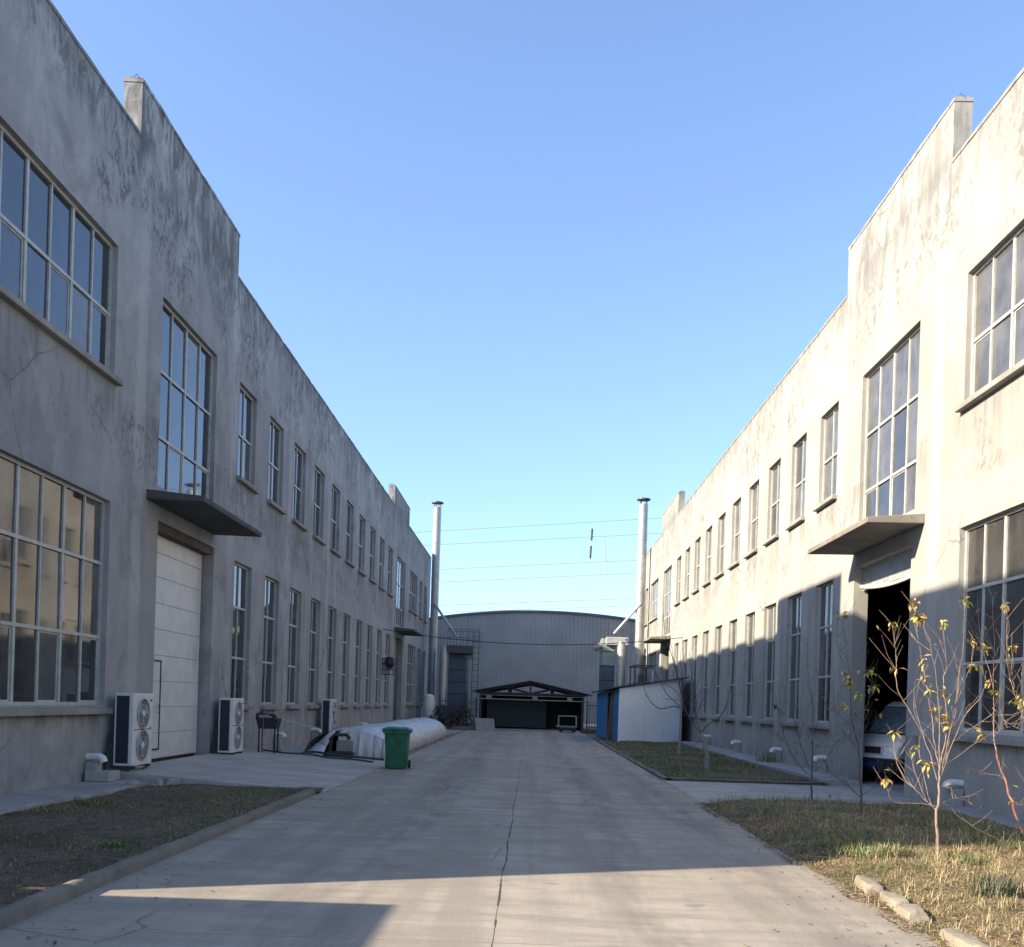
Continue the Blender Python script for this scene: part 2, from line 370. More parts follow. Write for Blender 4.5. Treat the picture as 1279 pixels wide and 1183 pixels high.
# ------------------------------------------------------------------ ground
def grid(name, x0, x1, y0, y1, nx, ny, zf, mt, parent=None, xw=None):
    v = []; f = []
    for j in range(ny+1):
        for i in range(nx+1):
            x = x0+(x1-x0)*i/nx; y = y0+(y1-y0)*j/ny
            if xw and i == 0: x += xw(y)
            v.append((x, y, zf(x, y)))
    for j in range(ny):
        for i in range(nx):
            a = j*(nx+1)+i; f.append((a, a+1, a+nx+2, a+nx+1))
    mb = MB(); mb.v = v; mb.f = f; mb.m = [0]*len(f)
    return mb.build(name, mt, parent, smooth=True)
struct(MB().face(((-1500, -300, -.03), (1500, -300, -.03), (1500, 2700, -.03), (-1500, 2700, -.03))).build('ground', M['ground']))
struct(MB().face(((-3.55, -25, 0), (3.05, -25, 0), (3.05, 66, 0), (-3.55, 66, 0))).build('road', M['road']))
# concrete aprons in front of the two doors and the strip of yard beyond
ap = MB()
ap.hexa(((-3.545, 17.45, -.03), (-3.545, 26.2, -.03), (-7.56, 26.2, -.03), (-7.56, 17.75, -.03), (-3.545, 17.45, .004), (-3.545, 26.2, .004), (-7.56, 26.2, .22), (-7.56, 17.75, .22)))
struct(ap.build('door_apron', M['apron'], bevel=.02))
struct(MB().face(((3.045, 17.35, .004), (7.9, 17.75, .004), (7.9, 22.5, .004), (3.045, 22.55, .004))).build('apron', M['apron']))
struct(MB().face(((-7.56, 26.2, -.004), (-3.55, 26.2, -.004), (-3.55, 66, -.004), (-7.56, 66, -.004))).build('yard', M['walk']))
struct(MB().face(((-9, 66, .002), (9, 66, .002), (9, 86, .002), (-9, 86, .002))).build('back_yard', M['walk']))
def nz(x, y, a=.03, f=1.3): return a*noise.noise((x*f, y*f, 3.1))+a*.5*noise.noise((x*f*3.3, y*f*3.3, 9.2))
struct(grid('left_bed_soil', -6.62, -3.6, 3, 17.8, 40, 150, lambda x, y: .035+nz(x, y), M['soil_l']))
def sm(f): f = max(0, min(1, f)); return f*f*(3-2*f)
def bedz(x, y): return .006+.125*sm((x-2.98)/.9)*sm((17.5-y)/.6)+nz(x, y)*sm((x-2.98)/.3)*.8
struct(grid('right_bed_soil', 3.0, 6.75, 2, 17.55, 60, 200, bedz, M['soil_r'], xw=lambda y: .07*noise.noise((y*1.5, 0, 0))+.04*noise.noise((y*5, 3, 0))))
struct(grid('far_bed_soil', 3.1, 6.75, 22.4, 46.5, 40, 120, lambda x, y: .05+nz(x, y), M['soil_l']))
# paved strips along the wall feet
def strip(side, y0, y1, w, h, step):
    mb = MB(); X = 7.55 if side < 0 else 7.5; y = y0
    while y < y1-.05:
        e = min(y1, y+step*random.uniform(.9, 1.1)); hh = h+random.uniform(-.012, .012); ww = w+random.uniform(-.05, .05)
        mb.box(side*(X+.02), side*(X-ww), y+.006, e-.006, -.05, hh); y = e
    return struct(mb.build('wall_footing_path', M['walk'], bevel=.012))
strip(-1, 5.5, 17.72, 1.0, .085, 1.9); strip(1, 5.5, 17.6, .95, .11, 2.2); strip(1, 22.55, 46, .85, .12, 2.2)
# kerbs
def sm_(f): f = max(0, min(1, f)); return f*f*(3-2*f)
kb = MB(); prof = [(-.08, -.06), (-.078, .06), (-.06, .092), (-.03, .103), (.025, .10), (.058, .082), (.075, .04), (.08, -.06)]
ky = [3.0+.16*k for k in range(int(14.2/.16)+1)]
for y in ky:
    for k, (px_, pz_) in enumerate(prof):
        g_ = 1.0
        en = sm_(max(0, (y-16.7)/.5)) if y > 16.7 else 0
        kb.v.append((-3.625+px_*g_+.014*noise.noise((y*2.2, k*.7, 1))-.16*en, y, pz_*(1-.55*en)+(.016*noise.noise((y*3.1, k*.5, 4)) if pz_ > 0 else 0)))
np_ = len(prof)
for a in range(len(ky)-1):
    for k in range(np_-1): kb.f.append((a*np_+k, a*np_+k+1, (a+1)*np_+k+1, (a+1)*np_+k)); kb.m.append(0)
kb.f.append(tuple((len(ky)-1)*np_+k for k in range(np_))); kb.m.append(0)
struct(kb.build('kerb', M['kerb'], smooth=True))
kb = MB(); y = 22.7
while y < 45:
    e = min(45, y+1.0); kb.box(3.02, 3.16, y+.006, e-.006, -.05, .06+random.uniform(-.02, .02)); y = e
kb.box(3.2, 6.6, 22.45, 22.6, -.05, .07)
struct(kb.build('low_kerb', M['kerb'], bevel=.02))
kb = MB(); y = 26.3
while y < 56:
    e = y+1.0; kb.box(-3.68, -3.55, y+.01, e-.01, -.05, .03+random.uniform(-.02, .02)); y = e
struct(kb.build('far_kerb', M['kerb'], bevel=.02))
# ------------------------------------------------------------------ the two workshop buildings
Y0, Y1 = 6.6, 72.6
SM = [(25.15+2.92*k, 25.15+2.92*k+1.55) for k in range(10)]
def workshop(side, X, wallmat, label, raised, dusty):
    b = thing('workshop_building', label, 'building', (side*(X+9), 39.5, 0), 'two facing workshop buildings')
    T = .34
    def P(d, y, z): return (side*(X+d), y, z)
    ops = []; wins = []
    for (a, e) in ((7.2, 11.62), (13.3, 17.72)):
        ops += [(a, e, 7.2, 9.5), (a, e, 1.37, 4.98)]
        wins += [(a, e, 7.2, 9.5, 6, [8.27], 1, 'up'), (a, e, 1.37, 4.98, 6, [3.87, 2.57], 1, 'low')]
    for (a, e) in ((19.88, 23.32), (54.9, 58.3)):
        ops += [(a, e, 5.74, 9.5)]; wins += [(a, e, 5.74, 9.5, 4, [8.1, 6.78], 0, 'up')]
    doors = [(19.98, 23.52), (55.0, 58.2)]
    for a, e in doors: ops.append((a, e, 0.0, 5.06))
    for a, e in SM+[(65.9, 67.5), (68.9, 70.5)]:
        ops += [(a, e, 7.15, 9.5), (a, e, 1.37, 5.0)]
        wins += [(a, e, 7.15, 9.5, 2, [8.27], 1, 'up'), (a, e, 1.37, 5.0, 2, [3.87, 2.57], 1, 'low')]
    ops += [(60.6, 64.5, 7.15, 9.5), (60.6, 64.5, 1.37, 5.0)]
    wins += [(60.6, 64.5, 7.15, 9.5, 4, [8.27], 1, 'up'), (60.6, 64.5, 1.37, 5.0, 4, [3.87, 2.57], 1, 'low')]
    rz = ((18.55, 24.72), (53.1, 59.55))
    ys = sorted({Y0, Y1} | {q for o in ops for q in o[:2]} | {q for r in rz for q in r})
    zs = sorted({-.1, 11.95, raised} | {q for o in ops for q in o[2:]})
    def solid(i, j):
        if i < 0 or j < 0 or i >= len(ys)-1 or j >= len(zs)-1: return False
        y, z = (ys[i]+ys[i+1])/2, (zs[j]+zs[j+1])/2
        if z > 11.95 and not any(r[0] < y < r[1] for r in rz): return False
        return not any(o[0] < y < o[1] and o[2] < z < o[3] for o in ops)
    w = MB()
    for i in range(len(ys)-1):
        for j in range(len(zs)-1):
            if not solid(i, j): continue
            a, e, z0, z1 = ys[i], ys[i+1], zs[j], zs[j+1]
            w.face((P(0, a, z0), P(0, e, z0), P(0, e, z1), P(0, a, z1)))
            w.face((P(T, a, z0), P(T, a, z1), P(T, e, z1), P(T, e, z0)))
            if not solid(i-1, j): w.face((P(0, a, z0), P(0, a, z1), P(T, a, z1), P(T, a, z0)))
            if not solid(i+1, j): w.face((P(0, e, z0), P(T, e, z0), P(T, e, z1), P(0, e, z1)))
            if not solid(i, j-1): w.face((P(0, a, z0), P(T, a, z0), P(T, e, z0), P(0, e, z0)))
            if not solid(i, j+1): w.face((P(0, a, z1), P(0, e, z1), P(T, e, z1), P(T, a, z1)))
    # weld so the bevelled edges read continuous, then the end and back walls
    D = 18.0
    w.box(side*(X+T+.003), side*(X+D), Y0, Y0+.3, -.1, 11.95); w.box(side*(X+T+.003), side*(X+D), Y1-.3, Y1, -.1, 11.95)
    w.box(side*(X+D), side*(X+D+.3), Y0, Y1, -.1, 11.95)
    wo = w.build('wall', wallmat, b, recalc=False)
    bmx = bmesh.new(); bmx.from_mesh(wo.data); bmesh.ops.remove_doubles(bmx, verts=bmx.verts, dist=.0005)
    bmesh.ops.recalc_face_normals(bmx, faces=bmx.faces); bmx.to_mesh(wo.data); bmx.free()
    # thin proud coping lip on the parapet
    MB().box(side*(X+T+.003), side*(X+D-.003), Y0+.303, Y1-.303, 10.9, 11.1).build('roof', M['darkroof'], b)
    MB().box(side*(X+T+.003), side*(X+D-.003), Y0+.303, Y1-.303, -.02, .0).build('floor', M['walk'], b)
    def coping(a, e, zt):
        q = MB(); n_ = max(2, int((e-a)/.22)); pr_ = ((-.014, -.055), (-.014, .012), (.05, .03), (T-.02, .03), (T+.014, .01), (T+.014, -.055))
        for i in range(n_+1):
            y = a+(e-a)*i/n_
            ch = -.03 if noise.noise((y*1.9, side*7, zt)) > .38 else 0
            for k, (d_, h_) in enumerate(pr_):
                q.v.append(P(d_+.006*noise.noise((y*2, k, 1)), y, zt+h_+(.018*noise.noise((y*1.3, k*.4, 5+side))+.010*noise.noise((y*6, k, 2))+(ch if k in (1, 2) else 0) if h_ > -.05 else .02*noise.noise((y*4, k, 9)))))
        m_ = len(pr_)
        for i in range(n_):
            for k in range(m_-1): q.f.append((i*m_+k, i*m_+k+1, (i+1)*m_+k+1, (i+1)*m_+k)); q.m.append(0)
        q.f.append(tuple(range(m_))); q.f.append(tuple(n_*m_+k for k in range(m_))[::-1]); q.m += [0, 0]
        q.build('coping', wallmat, b, smooth=True)
    edges = [Y0]+[q for r in rz for q in r]+[Y1]
    for i in range(len(edges)-1): coping(edges[i]+(.002 if i % 2 == 0 else -.012), edges[i+1]+(-.002 if i % 2 == 0 else .012), 11.95 if i % 2 == 0 else raised)
    for r in rz:
        for k in range(3):
            q = Vector(P(.08+.07*k, r[0]+.05+.02*k, raised-.05)); MB().tube([q, q+Vector((0, random.uniform(-.03, .03), .10)), q+Vector((side*.03, -.06+.04*k, .13+.02*k)), q+Vector((side*.04, -.10+.07*k, .09))], .006, 5).build('rebar', M['black'], b)
    for n_, (a, e, z0, z1, nc, rails, sill, kind) in enumerate(wins):
        f = MB(); d0, d1 = .10, .17; fw = .055
        cw = (e-a)/nc
        f.box(*sorted((side*(X+d0), side*(X+d1))), a, a+fw, z0, z1); f.box(*sorted((side*(X+d0), side*(X+d1))), e-fw, e, z0, z1)
        f.box(*sorted((side*(X+d0), side*(X+d1))), a+fw, e-fw, z0, z0+fw); f.box(*sorted((side*(X+d0), side*(X+d1))), a+fw, e-fw, z1-fw, z1)
        rws = [z0]+sorted(rails)+[z1]
        for q in sorted(rails): f.box(*sorted((side*(X+d0+.004), side*(X+d1-.004))), a+fw, e-fw, q-.028, q+.028)
        for i in range(1, nc):
            hw = .036 if i % 2 == 0 else .021
            for k in range(len(rws)-1):
                p0 = rws[k]+(.028 if k else fw); p1 = rws[k+1]-(.028 if k < len(rws)-2 else fw)
                f.box(*sorted((side*(X+d0+.010), side*(X+d1-.010))), a+cw*i-hw, a+cw*i+hw, p0, p1)
        # opening sashes stand a little proud in the bottom row
        if nc >= 4:
            for i in range(1, nc, 2):
                k = 0; ya, ye = a+cw*i+.05, a+cw*(i+1)-.05 if i < nc-1 else e-fw-.005
                p0, p1 = rws[0]+fw, rws[1]-.03
                for bx in ((ya, ya+.028, p0, p1), (ye-.028, ye, p0, p1), (ya+.028, ye-.028, p0, p0+.03), (ya+.028, ye-.028, p1-.03, p1)):
                    f.box(*sorted((side*(X+d0+.03), side*(X+d1-.02))), *bx)
        fr = f.build('window', M['frame'], b)
        g = MB()
        for i in range(nc):
            for k in range(len(rws)-1):
                ya, ye, p0, p1 = a+cw*i, a+cw*(i+1), rws[k], rws[k+1]
                t1, t2 = random.gauss(0, .004), random.gauss(0, .003)
                if kind == 'low' and nc == 6: t1 *= 1.6; t2 *= 1.6
                t1 = max(-.007, min(.007, t1)); t2 = max(-.006, min(.006, t2)); dd = .140
                hw, hz = (ye-ya)/2, (p1-p0)/2
                def Q(u_, v_): return P(dd+t1*u_*hw+t2*v_*hz, ya+hw+u_*hw, p0+hz+v_*hz)
                g.face((Q(-1, -1), Q(1, -1), Q(1, 1), Q(-1, 1)), random.choices((0, 1, 2), (.84, .04, .12) if dusty else (.72, .18, .10))[0])
        gm = ([M['glass_low'], M['glass'], M['glass_dusty']] if kind == 'low' else [M['glass_dusty'], M['glass'], M['glass_low']] if dusty else [M['glass'], M['glass_low'], M['glass_dusty']])
        g.build('pane', gm, fr)
        if sill:
            MB().hexa((P(.30, a-.10, z0-.15), P(-.13, a-.10, z0-.15), P(-.13, e+.10, z0-.15), P(.30, e+.10, z0-.15),
                       P(.30, a-.10, z0-.012), P(-.13, a-.10, z0-.045), P(-.13, e+.10, z0-.045), P(.30, e+.10, z0-.012))).build('sill', M['sill'], fr, bevel=.012)
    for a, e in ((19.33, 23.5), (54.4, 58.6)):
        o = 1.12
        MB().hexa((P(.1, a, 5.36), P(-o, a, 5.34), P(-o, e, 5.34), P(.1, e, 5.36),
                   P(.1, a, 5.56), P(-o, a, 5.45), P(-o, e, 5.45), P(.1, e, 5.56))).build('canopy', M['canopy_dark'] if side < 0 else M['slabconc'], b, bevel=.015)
    return b, P
lb, PL = workshop(-1, 7.55, M['plaster_cool'], 'long grey rendered workshop in shade on the left, with white sectional door under its canopy', 12.98, False)
rb_, PR = workshop(1, 7.5, M['plaster_warm'], 'long cream rendered workshop in sunlight on the right, with dark open doorway under its canopy', 13.1, True)
# left door: closed sectional door with a wicket door in it
d = MB(); z = .24; ps = [.24, .78, 1.32, 1.86, 2.40, 2.94, 3.48, 4.02, 4.52, 4.88]
for i in range(len(ps)-1): d.box(-7.87, -7.80, 20.02, 23.44, ps[i]+.003, ps[i+1]-.003)
door = d.build('door', M['door_white'], lb, bevel=.006)
MB().box(-7.89, -7.872, 19.98, 23.52, .0, 4.9).build('seal', M['gasket'], door)
MB().box(-7.84, -7.60, 19.985, 23.515, 4.885, 5.055).build('lintel', M['lintel'], lb)
wk = MB(); ya, ye, za, zb = 20.25, 21.05, .42, 2.3
for bx in ((ya, ya+.035, za, zb), (ye-.035, ye, za, zb), (ya+.035, ye-.035, za, za+.035), (ya+.035, ye-.035, zb-.035, zb)): wk.box(-7.80, -7.785, *bx)
wd = wk.build('wicket_frame', M['gasket'], door)
MB().tube([(-7.78, 20.9, 1.2), (-7.74, 20.9, 1.2), (-7.74, 20.9, 1.36), (-7.78, 20.9, 1.36)], .012, 6).build('handle', M['black'], door)
# dark panel standing in for the shaded recess of the far left doorway
MB().box(-7.86, -7.82, 55.0, 58.2, 0, 5.05).build('door', M['dgrey'], lb)
# right: the roller shutter pulled up, its sunlit bottom rail bowed
q = MB()
for k in range(9): q.box(7.70, 7.715, 20.0, 23.5, 4.52+.06*k, 4.575+.06*k)
sh = q.build('shutter', M['lgrey'], rb_)
pts = [(7.68, 20.0+3.5*t/10, 4.50-.10*math.sin(math.pi*t/10)**.8+.012*t) for t in range(11)]
MB().tube(pts, .045, 8).build('bottom_rail', M['ac_white'], sh, smooth=True)
MB().box(7.82, 7.86, 55.0, 58.2, 0, 5.05).build('door', M['dgrey'], rb_)  # flat dark panel in place of the unlit far right doorway
# ------------------------------------------------------------------ gatehouse beside the road behind the camera (its shadow lies on the road)
g = thing('gatehouse', 'small rendered gatehouse whose shadow falls on the near road', 'building', (-11.7, 3.0, 0))
gb = MB().box(-16.5, -6.78, .2, 5.72, -.05, 2.8).build('wall', M['plaster_warm'], g)
MB().box(-16.6, -6.7, .1, 5.78, 2.8, 3.0).build('roof', M['concrete'], g, bevel=.02)
MB().box(-6.82, -6.76, 1.6, 3.2, 1.0, 2.2).build('window', M['glass'], g)
MB().box(-6.82, -6.755, 4.0, 4.9, 0, 2.1).build('door', M['dgrey'], g)
# ------------------------------------------------------------------ unseen tall hall added beyond the left workshop to shade the far shed
g = thing('added_shade_hall', 'unseen tall hall added beyond the left workshop to shade the far shed', 'building', (-32, 80, 0))
MB().box(-44, -20, 73, 92, -.05, 24.5).build('wall', M['plaster_cool'], g)
MB().box(-44.3, -19.7, 72.7, 92.3, 24.5, 25).build('roof', M['darkroof'], g)
for k in range(4):
    for z_ in (6, 12, 18): MB().box(-20.02, -19.95, 75+4.3*k, 77.4+4.3*k, z_, z_+2.6).build('window', M['glass'], g)
# ------------------------------------------------------------------ outdoor units
def fan_unit():
    t = thing('outdoor_unit', 'x', 'air conditioner', (0, 0, 0), 'outdoor units along the left wall')
    # front faces +X, long side along Y, depth .36, width .94, height 1.30
    MB().box(-.34, 0, 0, .92, 0, 1.30).build('casing', M['ac_white'], t, bevel=.018, seg=3)
    cl = MB().box(-.30, -.075, -.006, .02, .05, 1.25)
    for k in range(30): cl.box(-.298, -.077, -.012, -.004, .06+k*.0395, .075+k*.0395)
    cl.build('coil', M['coil'], t)
    for zc in (.36, .94):
        rg = MB(); N_ = 28; yc = .44
        for rr in (.27, .215, .16, .105): rg.tube([(.016, yc+rr*math.cos(a*2*math.pi/N_), zc+rr*math.sin(a*2*math.pi/N_)) for a in range(N_+1)], .006 if rr < .27 else .014, 5, cap=False)
        for a in range(12): rg.bar((.016, yc+.05*math.cos(a*R(30)), zc+.05*math.sin(a*R(30))), (.016, yc+.27*math.cos(a*R(30)), zc+.27*math.sin(a*R(30))), .007)
        gr_ = rg.build('fan_grille', M['lgrey'], t)
        MB().tube([(.001, yc, zc), (.005, yc, zc)], .268, 28).build('fan_opening', M['dgrey'], gr_)
        bl = MB()
        for a in range(3):
            A = a*R(120)+.4; pts = []
            for rr, da in ((.06, -.2), (.25, -.45), (.25, .5), (.06, .4)): pts.append((.008+.004*(da > 0), yc+rr*math.cos(A+da), zc+rr*math.sin(A+da)))
            bl.face(pts)
        bl.build('fan_blade', M['lgrey'], gr_)
        MB().tube([(.012, yc, zc), (.026, yc, zc)], [.065, .055], 16).build('hub', M['ac_white'], gr_)
    MB().box(0, .004, .03, .85, .64, .655).build('seam', M['dgrey'], t)
    MB().box(.001, .005, .76, .86, 1.16, 1.19).build('badge', M['black'], t); MB().box(.001, .005, .78, .82, .66, .69).build('latch', M['black'], t)
    bk = MB()
    for yy in (.1, .8):
        bk.box(-.40, .02, yy-.02, yy+.02, -.04, 0)
        bk.bar((-.38, yy, -.24), (0, yy, -.03), .03)
    bk.build('bracket', M['dgrey'], t)
    pp = MB()
    for k in range(3): pp.tube([(-.36, -.02+.03*k, .2+.1*k), (-.42, -.06, .35+.1*k), (-.45, -.08+.03*k, .1), (-.46, -.03, -.1)], .016, 6)
    pp.build('pipe', M['black'], t, smooth=True)
    return t
u = fan_unit(); u.location = (-7.05, 17.78, .30)
u['label'] = 'nearest white two-fan outdoor unit, on brackets left of the white sectional door'
u2 = copy_tree(u); u2.location = (-7.05, 23.72, .24); u2['label'] = 'white two-fan outdoor unit between the white sectional door and the black legged trough'
u3 = copy_tree(u); u3.location = (-7.0, 35.2, .26); u3['label'] = 'farthest outdoor unit, at the wall behind the near end of the plastic-covered heap'
# ------------------------------------------------------------------ stub pipes at the wall feet
def stub(side, Y, lab, big=1.0):
    X = -7.55 if side < 0 else 7.5
    t = thing('drain_pipe', lab, 'drain pipe', (X-side*.1, Y, 0), 'white capped drain pipes along the walls')
    s_ = -side
    MB().box(X+s_*.01, X+s_*.22, Y-.11, Y+.11, .0, .40).build('base', M['concrete'], t, bevel=.02)
    MB().tube([(X-s_*.02, Y, .49), (X+s_*.14, Y, .50), (X+s_*.22, Y-.02, .50), (X+s_*.28, Y-.03, .47), (X+s_*.30, Y-.03, .41)], [.062, .062, .066, .066, .07], 12).build('elbow', M['white_plastic'], t, smooth=True)
stub(-1, 17.1, 'white drain elbow left of the nearest outdoor unit')
stub(-1, 29.6, 'white drain elbow behind the black legged trough')
stub(-1, 34.6, 'white drain elbow just before the farthest outdoor unit')
stub(-1, 44.5, 'white drain elbow on the left wall above the plastic-covered heap')
stub(1, 17.3, 'white drain elbow behind the sunlit sapling with yellow leaves')
stub(1, 25.3, 'white capped drain pipe nearest the far side of the open doorway')
stub(1, 29.8, 'white capped drain pipe second past the open doorway, weeds at its foot')
stub(1, 35.6, 'white capped drain pipe third past the open doorway')
stub(1, 41.6, 'white capped drain pipe farthest along the cream wall, behind the pale trunked sapling')
tag(MB().box(-7.5, -7.08, 16.9, 17.35, .088, .26).build('concrete_block', M['concrete'], bevel=.012), 'grey concrete block lying on the path under the nearest drain elbow', 'block')
# ------------------------------------------------------------------ black trough on legs, hose, rod
t = thing('metal_trough', 'black metal trough on thin legs by the left wall', 'trough', (-6.7, 25.6, 0))
MB().hexa(((-6.90, 25.42, .78), (-6.46, 25.42, .78), (-6.46, 25.78, .78), (-6.90, 25.78, .78), (-6.97, 25.38, 1.06), (-6.40, 25.38, 1.06), (-6.40, 25.82, 1.06), (-6.97, 25.82, 1.06))).build('basin', M['black'], t, bevel=.01)
for x_, y_ in ((-6.88, 25.44), (-6.48, 25.44), (-6.88, 25.76), (-6.48, 25.76)): MB().bar((x_, y_, .0), (x_, y_, .8), .035).build('leg', M['black'], t)
MB().tube([(-6.93, 25.42, 1.06), (-6.9, 25.3, 1.14), (-6.8, 25.35, 1.18), (-6.7, 25.5, 1.12), (-6.6, 25.6, 1.14), (-6.5, 25.6, 1.08)], .045, 7).build('rolled_cloth', M['gasket'], t, smooth=True)
tag(MB().tube([(-6.72, 25.38, 1.12), (-5.75, 27.2, .78)], .012, 6).build('metal_rod', M['lgrey']), 'thin metal rod sloping out from the black trough', 'rod')
tag(MB().tube([(-6.76, 25.3, .05), (-6.74, 25.32, 1.3)], .011, 6).build('cane', M['wood']), 'thin upright cane leaning at the black trough', 'cane')
def hose(pts, r, lab, name='hose'):
    P_ = [Vector(p) for p in pts]; o = []
    for i in range(len(P_)-1):
        a = P_[max(0, i-1)]; b = P_[i]; c_ = P_[i+1]; d_ = P_[min(len(P_)-1, i+2)]
        for k in range(6):
            q = k/6; o.append(.5*((2*b)+(c_-a)*q+(2*a-5*b+4*c_-d_)*q*q+(3*b-a-3*c_+d_)*q**3))
    o.append(P_[-1]); return tag(MB().tube(o, r, 6).build(name, M['gasket'], smooth=True), lab, 'hose')
hose([(-6.9, 25.9, .22), (-6.2, 25.2, .2), (-5.6, 25.6, .16), (-5.1, 25.2, .12), (-4.4, 25.3, .08), (-3.9, 25.0, .05)], .022, 'black hose winding over the left door apron')
hose([(-6.3, 26.4, .05), (-5.6, 26.0, .2), (-5.0, 25.8, .14), (-4.3, 25.9, .1), (-3.8, 26.2, .05)], .03, 'dark hose at the foot of the plastic-covered heap')
# ------------------------------------------------------------------ plastic-covered heap
def heap():
    v = []; f = []; ny, na = 90, 40; y0, y1 = 26.6, 47.5
    for j in range(ny+1):
        tt = j/ny; y = y0+(y1-y0)*tt; cx = -4.78-.10*tt
        k = 1.0
        if tt > .93: k = math.sqrt(max(.0, 1-((tt-.93)/.07)**2))
        for i in range(na+1):
            a = math.pi*i/na
            w = 1.04+.05*noise.noise((y*.6, 0, 1)); h = .80+.07*noise.noise((y*.5, 4, 2))
            if tt < .06: w *= 1+(.06-tt)*3.0
            x = cx+w*math.cos(a)*(.3+.7*k); z = h*math.sin(a)**.8*k
            pl = .03*noise.noise((x*3.2, y*2.6, z*1.2))+.03*abs(noise.noise((x*6, y*3.5, z*3)))+.045*math.sin(a)*noise.noise((y*1.7, a*2.2, 5))
            if a < .9: pl += .05*noise.noise((y*4.5, 0, 7))*(.9-a)
            x += pl*math.cos(a); z = max(.0, z+pl*math.sin(a))
            if a < .15 or a > 2.99: z = .01
            v.append((x, y+.04*noise.noise((a*3, y, 2)), z))
    for j in range(ny):
        for i in range(na):
            a = j*(na+1)+i; f.append((a, a+1, a+na+2, a+na+1))
    i0 = len(v); im = 23                             # the sheet hangs down over the near end, open at the left corner
    for lv in (1, 2, 3):
        for i in range(im+1):
            x, y, z = v[i]; a = math.pi*i/na; f_ = lv/3
            v.append((x+.03*math.sin(i*1.9+lv)*f_, y-(.05+.22*f_+.05*math.sin(i*2.3))*(1 if lv else 0), max(.008, z*(1-f_)+.03*math.sin(i*1.3)*f_*(1-f_))))
    for lv in range(3):
        r0 = 0 if lv == 0 else i0+(lv-1)*(im+1); r1 = i0+lv*(im+1)
        for i in range(im): f.append((r0+i, r1+i, r1+i+1, r0+i+1))
    mb = MB(); mb.v = v; mb.f = f; mb.m = [0]*len(f); return mb
t = thing('covered_heap', 'long low heap under cloudy white plastic sheeting along the left side of the road', 'covered heap', (-4.8, 37, 0))
hp = heap().build('plastic_sheet', M['plastic'], t, smooth=True)
# flap pulled aside at the near end and the boards and black crate it covers
fl = MB()
A_ = [(-5.98, 26.0, .01), (-5.55, 26.25, .42), (-5.2, 26.5, .80), (-4.85, 26.7, .90)]; B_ = [(-5.35, 25.75, .01), (-5.28, 26.05, .35), (-5.12, 26.4, .74), (-4.8, 26.75, .86)]
for i in range(3): fl.face((A_[i], A_[i+1], B_[i+1], B_[i]))
o = fl.build('sheet_flap', M['plastic'], t, smooth=True); md = o.modifiers.new('s', 'SOLIDIFY'); md.thickness = .012
ct = MB(); ct.box(-5.28, -4.62, 26.05, 26.6, .02, .22); ct.build('crate_base', M['black'], t, bevel=.01)
MB().tube([(-5.22, 26.2, .22), (-5.2, 26.2, .55), (-5.1, 26.2, .66), (-4.8, 26.25, .66), (-4.72, 26.3, .56)], .05, 8).build('black_pipe', M['black'], t, smooth=True)
MB().box(-5.08, -4.66, 26.35, 26.6, .22, .50).build('carton', M['board'], t, bevel=.01)
# ------------------------------------------------------------------ wheelie bin
def bin_():
    bx, by = -3.12, 23.62
    t = thing('wheelie_bin', 'green plastic wheelie bin with lid shut at the left road edge', 'bin', (bx, by, 0))
    def ring(w, d_, z, n=6, r=.06):
        o = []
        for cx_, cy_, a0 in ((w-r, d_-r, 0), (-w+r, d_-r, 90), (-w+r, -d_+r, 180), (w-r, -d_+r, 270)):
            for k in range(n+1):
                a = R(a0+90*k/n); o.append((bx+cx_+r*math.cos(a), by+cy_+r*math.sin(a), z))
        return o
    def loft(rings):
        mb = MB(); n = len(rings[0])
        for r_ in rings: mb.v += r_
        for i in range(len(rings)-1):
            for j in range(n): mb.f.append((i*n+j, i*n+(j+1) % n, (i+1)*n+(j+1) % n, (i+1)*n+j)); mb.m.append(0)
        mb.f.append(tuple(range(n))[::-1]); mb.f.append(tuple((len(rings)-1)*n+j for j in range(n))); mb.m += [0, 0]; return mb
    loft([ring(.225, .22, .02), ring(.235, .23, .05), ring(.27, .28, .80), ring(.28, .29, .84), ring(.315, .32, .845), ring(.32, .325, .90), ring(.30, .305, .905)]).build('body', M['green_bin'], t, smooth=True)
    ld = loft([ring(.325, .335, .905), ring(.33, .34, .93), ring(.29, .30, .965), ring(.22, .23, .985)]).build('lid', M['green_bin'], t, smooth=True)
    MB().tube([(bx-.2, by+.36, .90), (bx-.2, by+.41, .95), (bx+.2, by+.41, .95), (bx+.2, by+.36, .90)], .018, 7).build('handle', M['green_bin'], ld, smooth=True)
    MB().tube([(bx-.1, by-.345, .93), (bx-.1, by-.37, .94), (bx+.1, by-.37, .94), (bx+.1, by-.345, .93)], .014, 6).build('lid_grip', M['green_bin'], ld)
    for sx in (-.27, .27): MB().tube([(bx+sx-.025, by+.24, .10), (bx+sx+.025, by+.24, .10)], .10, 18).build('wheel', M['tyre'], t, smooth=True)
bin_()
